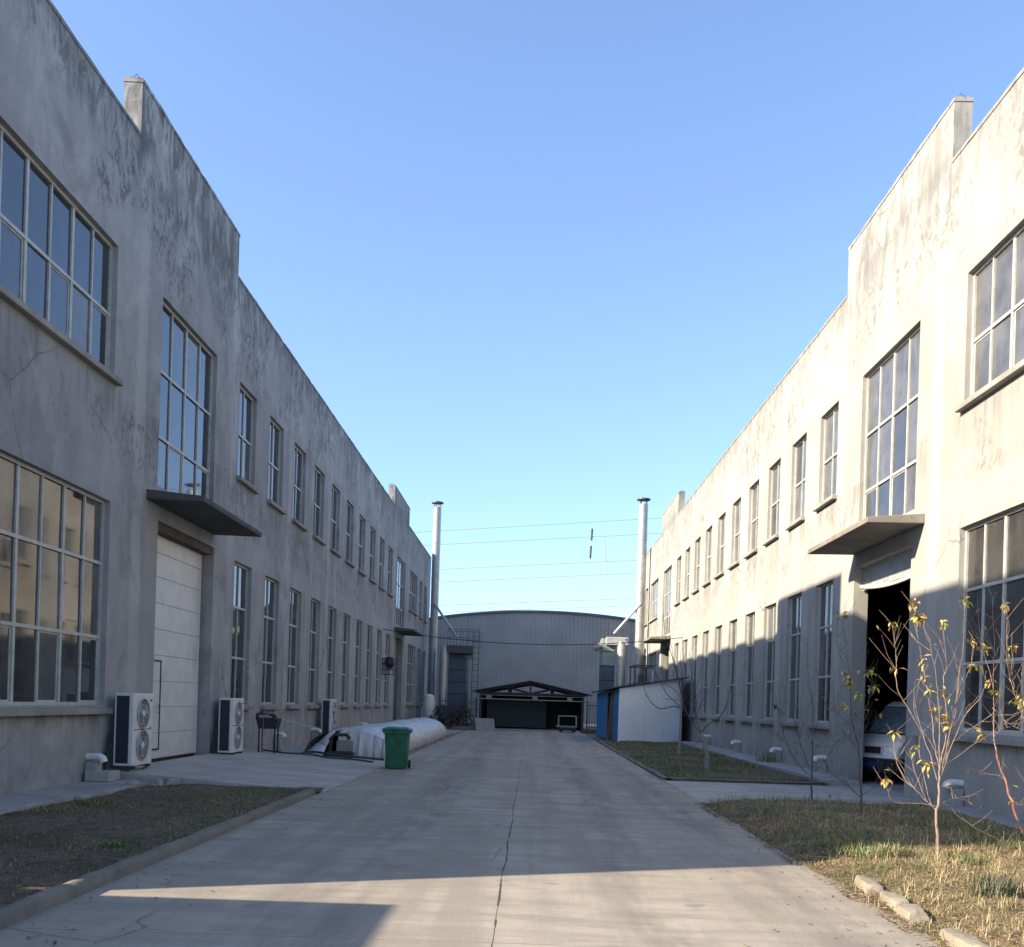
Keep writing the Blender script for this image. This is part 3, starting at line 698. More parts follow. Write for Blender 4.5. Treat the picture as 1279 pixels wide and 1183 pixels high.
# ------------------------------------------------------------------ wall fitting by the far left door
t = thing('wall_lamp_cage', 'dark metal cage fitting fixed to the left wall before the far door', 'wall fitting', (-7.3, 50.6, 3.3))
q = MB()
for y_ in (50.3, 50.9):
    for z_ in (2.85, 3.1, 3.4, 3.65): q.bar((-7.55, y_, z_), (-6.95, y_, z_), .03)
    for x_ in (-7.5, -7.25, -6.97): q.bar((x_, y_, 2.85), (x_, y_, 3.65), .03)
for z_ in (2.85, 3.65): q.bar((-6.97, 50.3, z_), (-6.97, 50.9, z_), .03)
q.build('cage', M['black'], t)
MB().tube([(-7.2, 50.6, 3.15), (-7.2, 50.6, 3.4), (-7.2, 50.6, 3.75)], [.12, .26, .16], 12).build('drum', M['black'], t, smooth=True)
# ------------------------------------------------------------------ chimneys and dust collectors
def chimney(x, y, ztop, r, lab, brace_to):
    t = thing('steel_chimney', lab, 'chimney', (x, y, 0), 'pair of steel flue pipes')
    p = MB()
    p.tube([(x, y, 0), (x, y, ztop-.45)], r, 24); pp = p.build('pipe', M['steel'], t, smooth=True)
    for z_ in (2.5, 5, 7.5, 10, 12.5): MB().tube([(x, y, z_-.04), (x, y, z_+.04)], r+.02, 24).build('flange', M['steel'], t, smooth=True)
    q = MB()
    for a in range(4): q.bar((x+r*.9*math.cos(a*R(90)+.5), y+r*.9*math.sin(a*R(90)+.5), ztop-.6), (x+r*.9*math.cos(a*R(90)+.5), y+r*.9*math.sin(a*R(90)+.5), ztop-.1), .05)
    q.tube([(x, y, ztop-.16), (x, y, ztop-.08), (x, y, ztop)], [r*1.55, r*1.5, r*.4], 24); q.build('rain_cap', M['dgrey'], t, smooth=True)
    MB().tube([(x, y-r, 8.3), brace_to], .09, 8).build('brace', M['lgrey'], t)
def collector(side, x0, x1, y, ztop, xp, lab, upper):
    t = thing('dust_collector', lab, 'dust collector', ((x0+x1)/2, y+.9, 0), 'pair of dust collectors by the flue pipes')
    n = 6; zs = [.5+(ztop-.5)*k/n for k in range(n+1)]
    for k in range(n):
        MB().box(x0, x1, y, y+2.4, zs[k]+.02, zs[k+1]-.02).build('panel', M['navy'] if zs[k] < upper else M['dcgreen'], t, bevel=.02)
    q = MB()
    for z_ in zs[1:]: q.box(x0-.04, x1+.04, y-.04, y+2.44, z_-.02, z_+.02)
    for xx in (x0+.06, x1-.06):
        for yy in (y+.06, y+2.34): q.box(xx-.05, xx+.05, yy-.05, yy+.05, 0, .52)
    q.build('frame', M['dgrey'], t)
    rl = MB()
    for k in range(6):
        xx = x0-.1+(x1-x0+.9)*k/5*(1) ; rl.bar((xx, y, ztop), (xx, y, ztop+1.1), .03); rl.bar((xx, y+2.3, ztop), (xx, y+2.3, ztop+1.1), .03)
    for z_ in (ztop+.55, ztop+1.1):
        for yy in (y, y+2.3): rl.bar((x0-.1, yy, z_), (x1+.8, yy, z_), .03)
        rl.bar((x0-.1, y, z_), (x0-.1, y+2.3, z_), .03)
    rl.build('railing', M['dgrey'], t)
    MB().tube([(xp, y-.3, 0), (xp, y-.3, ztop-.5), (xp, y-.1, ztop-.15)], .27, 18).build('duct', M['steel'], t, smooth=True)
    MB().box(min(x0, xp)+.2, max(x1, xp)+.45, y-.45, y+.5, ztop-.55, ztop+.0).build('header_duct', M['lgrey'] if side > 0 else M['dgrey'], t, bevel=.05)
    mx = x0-.25 if side > 0 else x1+.2
    MB().tube([(mx-.3, y+.2, ztop-.75), (mx+.22, y+.2, ztop-.55)], .22, 14).build('motor', M['board'], t, smooth=True)
    ld = MB(); lx = x1+.55
    for q_ in (-.2, .2): ld.bar((lx+q_, y+.6, 0), (lx+q_, y+.6, ztop+1), .05)
    for k in range(16): ld.bar((lx-.2, y+.6, .3+k*.38), (lx+.2, y+.6, .3+k*.38), .03)
    ld.build('ladder', M['dgrey'], t)
chimney(-6.85, 69.0, 15.35, .27, 'tall pale flue pipe with rain cap at the far end of the shaded left building', (-5.1, 67.0, 5.9))
chimney(6.92, 65.0, 15.2, .29, 'tall pale flue pipe with rain cap behind the blue and white hut', (5.3, 65.4, 6.35))
collector(-1, -5.55, -4.35, 66.5, 5.3, -5.85, 'dark dust collector tower under the left flue pipe, railing on top', 9)
collector(1, 4.62, 5.45, 66.2, 6.15, 5.85, 'green and blue dust collector tower standing behind the hut roof', 3.8)
# pipes and steelwork between the right flue and the wall
t = thing('pipe_rack', 'dark steel pipe rack between the right flue pipe and the cream wall', 'pipe rack', (6.9, 61, 0))
q = MB()
for x_ in (6.2, 7.2):
    for y_ in (60, 63): q.bar((x_, y_, 0), (x_, y_, 4.1), .08)
for z_ in (3.0, 4.1):
    for y_ in (60, 63): q.bar((6.1, y_, z_), (7.4, y_, z_), .09)
    for x_ in (6.2, 7.2): q.bar((x_, 60, z_), (x_, 63, z_), .07)
q.build('rack', M['dgrey'], t)
MB().tube([(7.25, 59.7, 0), (7.25, 59.7, 3.9)], .12, 12).build('pipe', M['lgrey'], t, smooth=True)
MB().tube([(6.55, 60.2, 0), (6.55, 60.2, 2.4), (6.55, 60.2, 3.6)], [.25, .25, .12], 12).build('cyclone', M['dgrey'], t, smooth=True)
# white drum behind the left collector
tag(MB().tube([(-6.3, 62, .6), (-6.3, 62, .7), (-6.3, 62, 1.5), (-6.3, 62, 1.9), (-6.3, 62, 2.0)], [.28, .34, .36, .28, .1], 16).build('white_tank', M['white_plastic'], smooth=True), 'white rounded plastic tank beside the left wall near the flue pipe', 'tank')
# ------------------------------------------------------------------ blue and white hut
t = thing('hut', 'blue and white sheet metal hut with sloping dark roof by the right building', 'hut', (5.3, 49, 0))
a_, b_, c_, d_ = Vector((3.93, 44.5, 0)), Vector((7.05, 46.6, 0)), Vector((7.3, 53.4, 0)), Vector((3.5, 53.0, 0))
za, zb_, zc_, zd = 2.42, 3.0, 2.9, 2.25
def wallp(p, q, zp, zq, t0, t1, z0=0, out=.0):
    n_ = Vector(((q-p).y, -(q-p).x, 0)).normalized()
    A = p.lerp(q, t0)+n_*out; B = p.lerp(q, t1)+n_*out
    h0 = zp+(zq-zp)*t0; h1 = zp+(zq-zp)*t1; n_ = n_*-.06
    return [A+Vector((0, 0, z0)), B+Vector((0, 0, z0)), B+n_+Vector((0, 0, z0)), A+n_+Vector((0, 0, z0)), A+Vector((0, 0, h0)), B+Vector((0, 0, h1)), B+n_+Vector((0, 0, h1)), A+n_+Vector((0, 0, h0))]
for t0, t1 in ((0.004, .40), (.404, .70), (.704, .98)): MB().hexa(wallp(a_, b_, za, zb_, t0, t1, .03)).build('white_panel', M['hutwhite'], t, bevel=.006)
for t0, t1 in ((0.004, .22), (.50, .76), (.764, .995)): MB().hexa(wallp(d_, a_, zd, za, 1-t1, 1-t0, .02)).build('blue_panel', M['blue'], t, bevel=.006)
MB().hexa(wallp(d_, a_, zd, za, .52, .77, .02, -.12)).build('door', M['brown'], t)
MB().hexa(wallp(d_, a_, zd, za, .505, .525, .02, .02)).build('door_post', M['wood'], t)
MB().hexa(wallp(b_, c_, zb_, zc_, .0, 1, 0)).build('side_wall', M['navy'], t); MB().hexa(wallp(c_, d_, zc_, zd, .0, 1, 0)).build('back_wall', M['navy'], t)
rp = [Vector((3.72, 44.2, za+.02)), Vector((7.3, 46.45, zb_+.04)), Vector((7.4, 53.6, zc_+.03)), Vector((3.2, 53.3, zd+.02))]
MB().hexa(rp+[p+Vector((0, 0, .055)) for p in rp]).build('roof', M['darkroof'], t)
# a leaning timber in front of its door
tag(MB().bar((3.62, 46.5, 0), (3.74, 46.6, 2.1), .06, .05).build('timber_post', M['wood']), 'upright timber leaning at the blue side of the hut', 'timber')
# ------------------------------------------------------------------ arched shed at the end
t = thing('arched_shed', 'large grey corrugated shed with shallow arched roof closing the far end', 'shed', (1.2, 100, 0))
def arch(x): return 9.45-.0088*(x-1.2)**2
SY = 86.0; mb = MB(); x = -15.0; pr = []
while x < 17.5:
    for dx_, dy_ in ((0, 0), (.17, 0), (.205, -.07), (.295, -.07)): pr.append((x+dx_, SY+dy_))
    x += .33
for i in range(len(pr)-1):
    (xa, ya), (xb, yb) = pr[i], pr[i+1]
    mb.face(((xa, ya, -.05), (xb, yb, -.05), (xb, yb, arch(xb)), (xa, ya, arch(xa))))
mb.build('front_wall', M['corr'], t)
tr = MB(); rf = MB(); k = 40
for i in range(k):
    xa, xb = -15.2+32.9*i/k, -15.2+32.9*(i+1)/k
    tr.hexa(((xa, SY-.22, arch(xa)-.02), (xb, SY-.22, arch(xb)-.02), (xb, SY+.05, arch(xb)-.02), (xa, SY+.05, arch(xa)-.02), (xa, SY-.22, arch(xa)+.16), (xb, SY-.22, arch(xb)+.16), (xb, SY+.05, arch(xb)+.16), (xa, SY+.05, arch(xa)+.16)))
    rf.face(((xa, SY+.06, arch(xa)+.1), (xb, SY+.06, arch(xb)+.1), (xb, SY+30, arch(xb)+.1), (xa, SY+30, arch(xa)+.1)))
tr.build('roof_trim', M['corr_trim'], t); rf.build('roof', M['corr'], t)
MB().box(-15, -14.9, SY+.1, SY+30, 0, arch(-15)).build('side_wall', M['corr'], t); MB().box(17.4, 17.5, SY+.1, SY+30, 0, arch(17.5)).build('side_wall', M['corr'], t); MB().box(-14.9, 17.4, SY+29.8, SY+30, 0, 8).build('back_wall', M['corr'], t)
# ------------------------------------------------------------------ open gabled shelter in front of it
t = thing('shelter', 'low black steel shelter with gabled truss roof at the end of the road', 'shelter', (0, 65, 0))
y = 62.0
def mem(a, b, w=.12): return MB().bar((a[0], y, a[1]), (b[0], y, b[1]), w)
for k, yy in enumerate((62.0, 66.0, 70.0)):
    q = MB(); B = lambda a, b, w=.12: q.bar((a[0], yy, a[1]), (b[0], yy, b[1]), w)
    B((-3.35, 2.26), (-.05, 2.92), .15); B((3.45, 2.2), (-.05, 2.92), .15); B((-3.3, 2.2), (3.4, 2.2), .12)
    B((-.05, 2.2), (-.05, 2.9), .10); B((-1.4, 2.2), (-1.4, 2.62), .08); B((1.4, 2.2), (1.4, 2.6), .08); B((-.05, 2.25), (-1.4, 2.6), .06); B((-.05, 2.25), (1.4, 2.58), .06)
    q.build('truss', M['black'], t)
for sx in (-3.1, 3.2):
    for yy in (62.0, 66.0, 70.0): MB().box(sx-.07, sx+.07, yy-.07, yy+.07, 0, 2.2).build('post', M['black'], t)
for (xa, za_, xb, zb2) in ((-3.7, 2.27, -.05, 3.0), (-.05, 3.0, 3.8, 2.22)):
    MB().hexa(((xa, 61.6, za_), (xb, 61.6, zb2), (xb, 71, zb2), (xa, 71, za_), (xa, 61.6, za_+.04), (xb, 61.6, zb2+.04), (xb, 71, zb2+.04), (xa, 71, za_+.04))).build('roof_sheet', M['corr_trim'], t)
q = MB(); q.box(-3.15, 3.6, 61.85, 61.95, 1.80, 1.86); q.box(-3.15, 3.3, 61.85, 61.95, 2.05, 2.09)
for xx in (-2.6, .25, 2.4): q.box(xx-.16, xx+.16, 61.84, 61.96, 1.862, 2.048)
q.build('front_beam', M['board'], t)
MB().box(-3.1, 3.2, 70.1, 70.2, 0, 2.2).build('back_wall', M['black'], t); MB().box(-3.2, -3.12, 62.1, 70.1, 0, 2.2).build('side_wall', M['black'], t); MB().box(3.22, 3.3, 62.1, 70.1, 0, 2.2).build('side_wall', M['black'], t)  # walls coloured black to carry the shade inside the shelter
q = MB().box(-2.75, 1.0, 62.9, 63.0, .1, 1.8); q.build('tarpaulin', simple('dark_navy_tarpaulin', (.018, .021, .03), .7), t)
# fences either side
def fence(x0, x1, y, h, lab, lite):
    t = thing('railing_fence', lab, 'fence', ((x0+x1)/2, y, 0), 'railings either side of the shelter')
    n = int((x1-x0)/.16); q = MB()
    for i in range(n+1): q.bar((x0+.16*i, y, .05), (x0+.16*i, y, h), .028)
    q.build('bars', M[lite], t); q = MB()
    for z_ in (.25, h-.15): q.bar((x0, y-.03, z_), (x1, y-.03, z_), .05)
    q.build('rail', M['dgrey'], t); q = MB()
    for x_ in (x0, x1): MB().box(x_-.04, x_+.04, y-.08, y, 0, h+.1).build('post', M['dgrey'], t)
fence(-5.6, -3.4, 61.9, 1.75, 'bar railing left of the black shelter', 'dgrey'); fence(3.5, 4.6, 61.9, 1.75, 'bar railing right of the black shelter', 'dgrey')
# loose things at the road end
tag(MB().hexa(((-3.0, 55.9, 0), (-1.95, 55.9, 0), (-1.95, 55.95, 0), (-3.0, 55.95, 0), (-3.12, 56.25, .70), (-2.05, 56.25, .70), (-2.05, 56.3, .70), (-3.12, 56.3, .70))).build('leaning_board', M['board'], bevel=.006), 'pale grey board leaning at the left end of the road', 'board')
t = thing('timber_pile', 'low stack of old timber beside the leaning board', 'timber pile', (-3.7, 56.8, 0))
q = MB()
for k in range(7): q.bar((-4.3+random.uniform(-.1, .1), 56.5+.12*(k % 4), .06+.1*(k//4)), (-3.0+random.uniform(-.1, .1), 56.6+.12*(k % 4), .06+.1*(k//4)), .1, .08)
q.build('timber', M['wood'], t)
q = MB()
for k in range(3): q.bar((-2.0, 57.6+.15*k, .05), (.2+.2*k, 57.9+.1*k, .07), .08, .06)
tag(q.build('timber_lengths', M['board']), 'long pale timber lengths lying before the black shelter', 'timber')
t = thing('frame_trolley', 'white framed trolley standing at the right end of the road', 'trolley', (2.15, 58.3, 0))
q = MB()
for yy in (58.0, 58.6):
    q.bar((1.65, yy, .3), (1.65, yy, .95), .06); q.bar((2.68, yy, .3), (2.68, yy, .95), .06); q.bar((1.62, yy, .95), (2.71, yy, .95), .06); q.bar((1.5, yy, .34), (2.71, yy, .34), .07)
q.build('frame', M['board'], t)
MB().box(1.66, 2.66, 58.03, 58.57, .22, .30).build('deck', M['dgrey'], t)
for x_ in (1.8, 2.55):
    for yy in (58.05, 58.55): MB().tube([(x_, yy-.03, .11), (x_, yy+.03, .11)], .11, 14).build('wheel', M['tyre'], t, smooth=True)
t = thing('scrap_boards', 'flat pile of reddish brown boards right of the white trolley', 'board pile', (3.35, 58.2, 0))
q = MB()
for k in range(4): q.hexa([Vector((2.9+.06*k, 57.8+.05*k, .05*k)), Vector((3.8-.03*k, 57.9, .05*k)), Vector((3.75, 58.6, .05*k)), Vector((2.95, 58.5-.05*k, .05*k)), Vector((2.9+.06*k, 57.8+.05*k, .05*k+.04)), Vector((3.8-.03*k, 57.9, .05*k+.04)), Vector((3.75, 58.6, .05*k+.04)), Vector((2.95, 58.5-.05*k, .05*k+.04))])
q.build('board', M['brown'], t)
# ------------------------------------------------------------------ wires
def wire(p, q, r, lab, sag=.0, name='power_line', grp='power lines beyond the shed'):
    p, q = Vector(p), Vector(q); pts = []
    for k in range(25):
        f = k/24; v = p.lerp(q, f); v.z -= sag*4*f*(1-f); pts.append(v)
    return tag(MB().tube(pts, r, 5).build(name, M['wire'] if grp else M['black']), lab, 'wire', grp)
WZ = []
for (xa, ya, xb, yb, lab) in ((552, 663, 825, 647, 'topmost power line above the arched shed'), (552, 680, 808, 667, 'second power line from the top'),
        (552, 711, 790, 700, 'third power line from the top, below the striped insulator'), (552, 727, 790, 716, 'fourth power line from the top, at the foot of the thin rod'),
        (552, 756, 780, 748, 'fifth power line from the top, just above the shed roof'), (552, 765, 780, 757, 'lowest power line, nearest the shed roof')):
    P_, Q_ = at(xa, ya, 150), at(xb, yb, 150); d_ = (Q_-P_)
    WZ.append((P_, d_)); wire(P_-d_*1.6, Q_+d_*1.6, .045, lab, .0)
t = thing('insulator_string', 'dark striped insulator string hanging between power lines', 'insulator', at(738, 680, 150))
tp, bt = at(740, 656, 150), at(737, 701, 150)
MB().tube([tp, bt], .05, 6).build('rod', M['wire'], t)
q = MB()
for f0, f1 in ((.10, .42), (.58, .92)): q.tube([tp.lerp(bt, f0), tp.lerp(bt, f1)], .15, 8)
q.build('insulator', M['black'], t)
tag(MB().tube([at(755, 669, 150), at(757, 718, 150)], .07, 6).build('spacer_rod', M['wire']), 'thin dark spacer rod between the second and fourth power lines', 'rod')
wire((-7.5, 50, 5.1), (7.45, 50, 5.15), .02, 'sagging black cable strung across the yard between the buildings', .55, 'overhead_cable', None)
# ------------------------------------------------------------------ van in the right doorway
def van():
    t = thing('parked_van', 'dusty white van parked nose out inside the open right doorway', 'van', (0, 0, 0))
    prof = [(0, .38), (.03, .62), (-.02, .86), (-.16, 1.02), (-.50, 1.14), (-1.10, 1.86), (-1.35, 1.97), (-3.4, 1.97), (-3.72, 1.85), (-3.82, 1.1), (-3.78, .40)]
    mb = MB(); n = len(prof)
    def yw(x_, z_): return (.76-max(0, z_-1.08)*.16-(.10 if x_ > -.06 else .03 if x_ > -.3 else 0))
    for sgn in (-1, 1): mb.v += [(x_, sgn*yw(x_, z_), z_) for x_, z_ in prof]
    for i in range(n): mb.f.append((i, (i+1) % n, n+(i+1) % n, n+i)); mb.m.append(0)
    mb.f.append(tuple(range(n))); mb.f.append(tuple(range(n, 2*n))[::-1]); mb.m += [0, 0]
    bo = mb.build('body', M['van'], t, bevel=.05, seg=3, smooth=True)
    def on_ws(f, y_, o_): # windscreen plane
        x_ = -.50-.60*f; z_ = 1.14+.72*f; nrm = Vector((.72, 0, .60)).normalized()*o_
        return Vector((x_, y_, z_))+nrm
    MB().face((on_ws(.02, -.70, .008), on_ws(.02, .70, .008), on_ws(.97, .60, .008), on_ws(.97, -.60, .008))).build('windscreen_seal', M['gasket'], t)
    MB().face((on_ws(.07, -.66, .014), on_ws(.07, .66, .014), on_ws(.93, .57, .014), on_ws(.93, -.57, .014))).build('windscreen', M['vanglass'], t)
    for sgn in (-1, 1):
        q = MB()
        for xa, xb in ((-.72, -1.62), (-1.70, -2.7), (-2.78, -3.55)):
            def S(x_, z_): return (x_, sgn*(yw(x_, z_)+.012), z_)
            xt = -1.12 if xa > -1 else xa
            q.face((S(xa, 1.22), S(xb, 1.22), S(xb, 1.78), S(xt, 1.78)))
        q.build('side_window', M['vanglass'], t)
        hl = MB().hexa([Vector((x_, sgn*y_, z_)) for x_, y_, z_ in ((.0, .36, .70), (-.12, .735, .72), (-.2, .70, .72), (-.1, .36, .70), (-.06, .38, .90), (-.20, .74, .93), (-.27, .70, .93), (-.15, .38, .90))])
        hl.build('headlight', M['lampglass'], t, bevel=.02)
        MB().hexa([Vector((x_, sgn*y_, z_)) for x_, y_, z_ in ((-.62, .80, 1.14), (-.62, .98, 1.14), (-.70, .98, 1.14), (-.70, .80, 1.14), (-.62, .80, 1.34), (-.62, .98, 1.34), (-.70, .98, 1.34), (-.70, .80, 1.34))]).build('mirror', M['black'], t, bevel=.02)
        for xx in (-.78, -3.05):
            w = MB().tube([(xx, sgn*.58, .30), (xx, sgn*.765, .30)], .30, 22).build('wheel', M['tyre'], t, smooth=True)
            MB().tube([(xx, sgn*.74, .30), (xx, sgn*.775, .30)], .18, 16).build('rim', M['lgrey'], w)
            MB().tube([(xx, sgn*.70, .36), (xx, sgn*.762, .36)], .37, 22).build('wheel_arch', M['gasket'], t)
    gl = MB().box(.008, .045, -.27, .27, .68, .90).build('grille_surround', M['ac_white'], t, bevel=.012)
    q = MB().box(.03, .052, -.235, .235, .71, .87)
    for k in range(4): q.box(.05, .058, -.23, .23, .735+.036*k, .745+.036*k)
    q.build('grille', M['black'], gl)
    MB().hexa([Vector(p) for p in ((.07, -.62, .26), (.07, .62, .26), (-.25, .74, .26), (-.25, -.74, .26), (.10, -.62, .60), (.10, .62, .60), (-.2, .745, .62), (-.2, -.745, .62))]).build('bumper', M['black'], t, bevel=.03)
    MB().box(.10, .112, -.22, .22, .38, .52).build('number_plate', M['plate'], t)
    q = MB()
    for a in (-.45, .1): q.bar(on_ws(.06, a, .03), on_ws(.40, a+.38, .025), .014)
    q.build('wiper', M['black'], t)
    MB().face((Vector((-.9, -.55, 1.2)), Vector((-.9, .55, 1.2)), Vector((-3.6, .55, 1.2)), Vector((-3.6, -.55, 1.2)))).build('interior', M['interior'], t)
    return t
v_ = van(); v_.location = (8.22, 23.88, .0); v_.rotation_euler = (0, 0, R(211))
# ------------------------------------------------------------------ saplings
def leaf(mb, p, L, mi, droop=.3, az=None):
    az = random.uniform(0, 2*math.pi) if az is None else az
    el = random.uniform(-.9, .7)-droop; d = Vector((math.cos(az)*math.cos(el), math.sin(az)*math.cos(el), math.sin(el)))
    sd = d.cross(Vector((0, 0, 1))); sd = sd.normalized() if sd.length > .01 else Vector((1, 0, 0))
    sd = (sd+Vector((0, 0, random.uniform(-.6, .6)))).normalized(); up = sd.cross(d); w = L*random.uniform(.16, .26)
    a = p; b1 = p+d*L*.45+sd*w+up*L*.05; b2 = p+d*L*.45-sd*w+up*L*.05; md = p+d*L*.5-up*L*.03; e = p+d*L-up*L*random.uniform(.05, .3)
    i = len(mb.v); mb.v += [tuple(a), tuple(b1), tuple(md), tuple(b2), tuple(e)]
    for f in ((0, 1, 2), (0, 2, 3), (1, 4, 2), (3, 2, 4)): mb.f.append(tuple(i+k for k in f)); mb.m.append(mi)
def sapling(label, Y, trunk, branches, clusters, r0, bark, leafmix, twigs=40, tl=.35, bark2=None, L=.10, nleaf=(5, 9), spread=.5, seed=1):
    rnd = random.Random(seed); random.seed(seed)
    base = at(*trunk[0], Y); t = thing('sapling', label, 'tree', (base.x, Y, 0), 'bare saplings in the right beds')
    def line(pts, off0, off1, k0=0):
        o = []
        for i, q in enumerate(pts):
            f = i/max(1, len(pts)-1); dpt = off0+(off1-off0)*f
            p = at(q[0], q[1], Y+dpt); o.append(p)
        r = []
        for i in range(len(o)-1):                    # smooth the polyline
            a, b, c_, d = o[max(0, i-1)], o[i], o[i+1], o[min(len(o)-1, i+2)]
            for k in range(4):
                f = k/4; r.append(.5*((2*b)+(c_-a)*f+(2*a-5*b+4*c_-d)*f*f+(3*b-a-3*c_+d)*f**3)+Vector([rnd.gauss(0, .004) for _ in range(3)]))
        r.append(o[-1]); return r
    tk = line(trunk, 0, 0); tk[0].z = -.05
    n = len(tk); MB().tube(tk, [r0*(1-.45*i/n)*(1.25 if i < 2 else 1) for i in range(n)], 8).build('trunk', bark, t, smooth=True)
    br = MB(); ends = []; allp = []
    for bi, (pts, rr) in enumerate(branches):
        off = rnd.uniform(-spread, spread); l = line(pts, 0, off); n = len(l)
        br.tube(l, [max(.002, rr*.62*(1-.75*i/n)) for i in range(n)], 6)
        ends.append(l[-1]); allp += [(l[i], (l[min(i+1, n-1)]-l[max(i-1, 0)])) for i in range(n//4, n)]
    tips = []
    for k in range(twigs):
        p, d = rnd.choice(allp); d = d.normalized() if d.length > 1e-5 else Vector((0, 0, 1))
        s_ = (d*.6+Vector((rnd.gauss(0, .7), rnd.gauss(0, .7), rnd.uniform(-.1, .9)))).normalized(); ln = tl*rnd.uniform(.3, 1.2)
        b1 = p+s_*ln*.5+Vector((0, 0, .02)); b2 = p+s_*ln+Vector((rnd.gauss(0, .03), rnd.gauss(0, .03), ln*.25))
        br.tube([p, b1, b2], [.0027, .0021, .0012], 4); tips.append(b2)
    br.build('branches', bark2 or bark, t, smooth=True)
    if clusters or leafmix:
        lf = MB()
        for (cx_, cy_, off) in clusters:
            c0 = at(cx_, cy_, Y+off)
            near = min((q for q, _ in allp), key=lambda q: (q-c0).length)
            if (near-c0).length < .8: c0 = near.lerp(c0, .25)
            for _ in range(rnd.randint(*nleaf)):
                leaf(lf, c0+Vector([rnd.gauss(0, .022) for _ in range(3)]), L*rnd.uniform(.6, 1.2), rnd.choice(leafmix))
        for p in rnd.sample(tips, min(len(tips), max(2, len(tips)//6))):
            leaf(lf, p, L*rnd.uniform(.5, .9), rnd.choice(leafmix))
        lf.build('leaves', [M['leaf_y'], M['leaf_o'], M['leaf_g'], M['leaf_d']], t, recalc=False)
    return t
sapling('sunlit sapling with yellow leaves, pale trunk forking low above the dry grass', 10.9,
  [(1171, 1072), (1171, 1045), (1169.5, 1015), (1172, 1003), (1173.5, 985), (1174, 960)],
  [([(1174, 960), (1168, 935), (1165, 905), (1160, 870), (1152, 825), (1146, 790), (1140, 752)], .011),
   ([(1174, 960), (1173, 925), (1174, 895), (1171, 862), (1167, 832), (1162, 800)], .011),
   ([(1174, 960), (1180, 925), (1184, 905), (1178, 851), (1182, 832), (1178, 785)], .011),
   ([(1170, 1013), (1161, 1004), (1145, 988), (1132, 975), (1122, 958), (1117, 940), (1117, 918)], .012),
   ([(1170, 975), (1158, 930), (1133, 882), (1122, 864), (1118.5, 841), (1120, 821), (1116, 800), (1115.5, 780)], .009),
   ([(1171, 1008), (1150, 1004), (1117, 1002), (1108, 985), (1105.5, 973)], .008),
   ([(1163, 1006), (1155, 975), (1150, 950), (1146, 935)], .007), ([(1157, 1000), (1143, 965), (1137, 938)], .006),
   ([(1171, 1008), (1184, 1005), (1195, 1018), (1220, 1035), (1250, 1050), (1275, 1066)], .011),
   ([(1178, 1002), (1195, 997), (1212, 1004), (1224, 1012)], .006),
   ([(1176, 965), (1200, 903), (1227, 866), (1232, 838)], .008), ([(1176, 968), (1190, 910), (1197, 873), (1212, 832), (1215, 795)], .008),
   ([(1177, 960), (1186, 915), (1191, 895), (1200, 830), (1204.5, 785), (1205, 748)], .008),
   ([(1170, 940), (1148, 905), (1141, 880), (1143, 850)], .006), ([(1175, 960), (1210, 935), (1240, 915), (1262, 908)], .006)],
  [(1174, 957, 0), (1172, 950, .05), (1180, 955, -.05), (1118, 912, .1), (1136, 936, .1), (1105, 972, 0), (1160, 888, .1), (1175, 892, .1), (1186, 903, .1), (1167, 822, .1), (1142, 752, .1), (1147, 772, .1),
   (1120, 836, .1), (1112, 776, 0), (1205, 745, .1), (1216, 792, .1), (1233, 833, .2), (1155, 862, .1), (1180, 868, .1), (1213, 905, .2), (1177, 755, .2), (1163, 767, .2), (1143, 846, .1)],
  .019, M['bark_l'], [0, 0, 0, 1, 2], 85, .34, M['bark_l'], .10, (7, 12), .5, 3)
sapling('red stemmed sapling leaning in before the big ground floor window at right', 11.5,
  [(1287, 1060), (1279, 1041), (1267, 1014), (1262, 996), (1255, 973), (1246.5, 951), (1243.7, 936)],
  [([(1244, 938), (1242, 925), (1241, 899), (1241, 832), (1242, 805), (1239.5, 745)], .012), ([(1241, 885), (1247, 892), (1253, 899), (1266, 907), (1285, 914)], .007),
   ([(1242, 922), (1250, 905), (1252.5, 885), (1253, 876)], .006), ([(1284, 915), (1275, 888), (1265, 860), (1258, 830), (1257, 790), (1257.5, 762)], .009), ([(1266, 862), (1264, 830), (1264, 790)], .006),
   ([(1247, 949), (1260, 962), (1290, 978)], .009), ([(1241, 890), (1222, 905), (1205, 915), (1195, 925)], .007), ([(1255, 973), (1238, 967), (1218, 968)], .004), ([(1241, 860), (1233, 830), (1225, 800)], .006),
   ([(1262, 996), (1272, 1005), (1290, 1000)], .006), ([(1290, 960), (1280, 905), (1275, 870), (1276, 840)], .010)],
  [(1239.5, 742, 0), (1243, 804, .1), (1253, 879, 0), (1263, 806, .1), (1278, 868, .1), (1278, 875, .2), (1225, 802, .1), (1253, 862, .1), (1229, 860, .1), (1262, 1012, 0)],
  .016, M['bark_r'], [0, 0, 1, 2], 90, .34, M['bark_l'], .095, (6, 11), .5, 5)
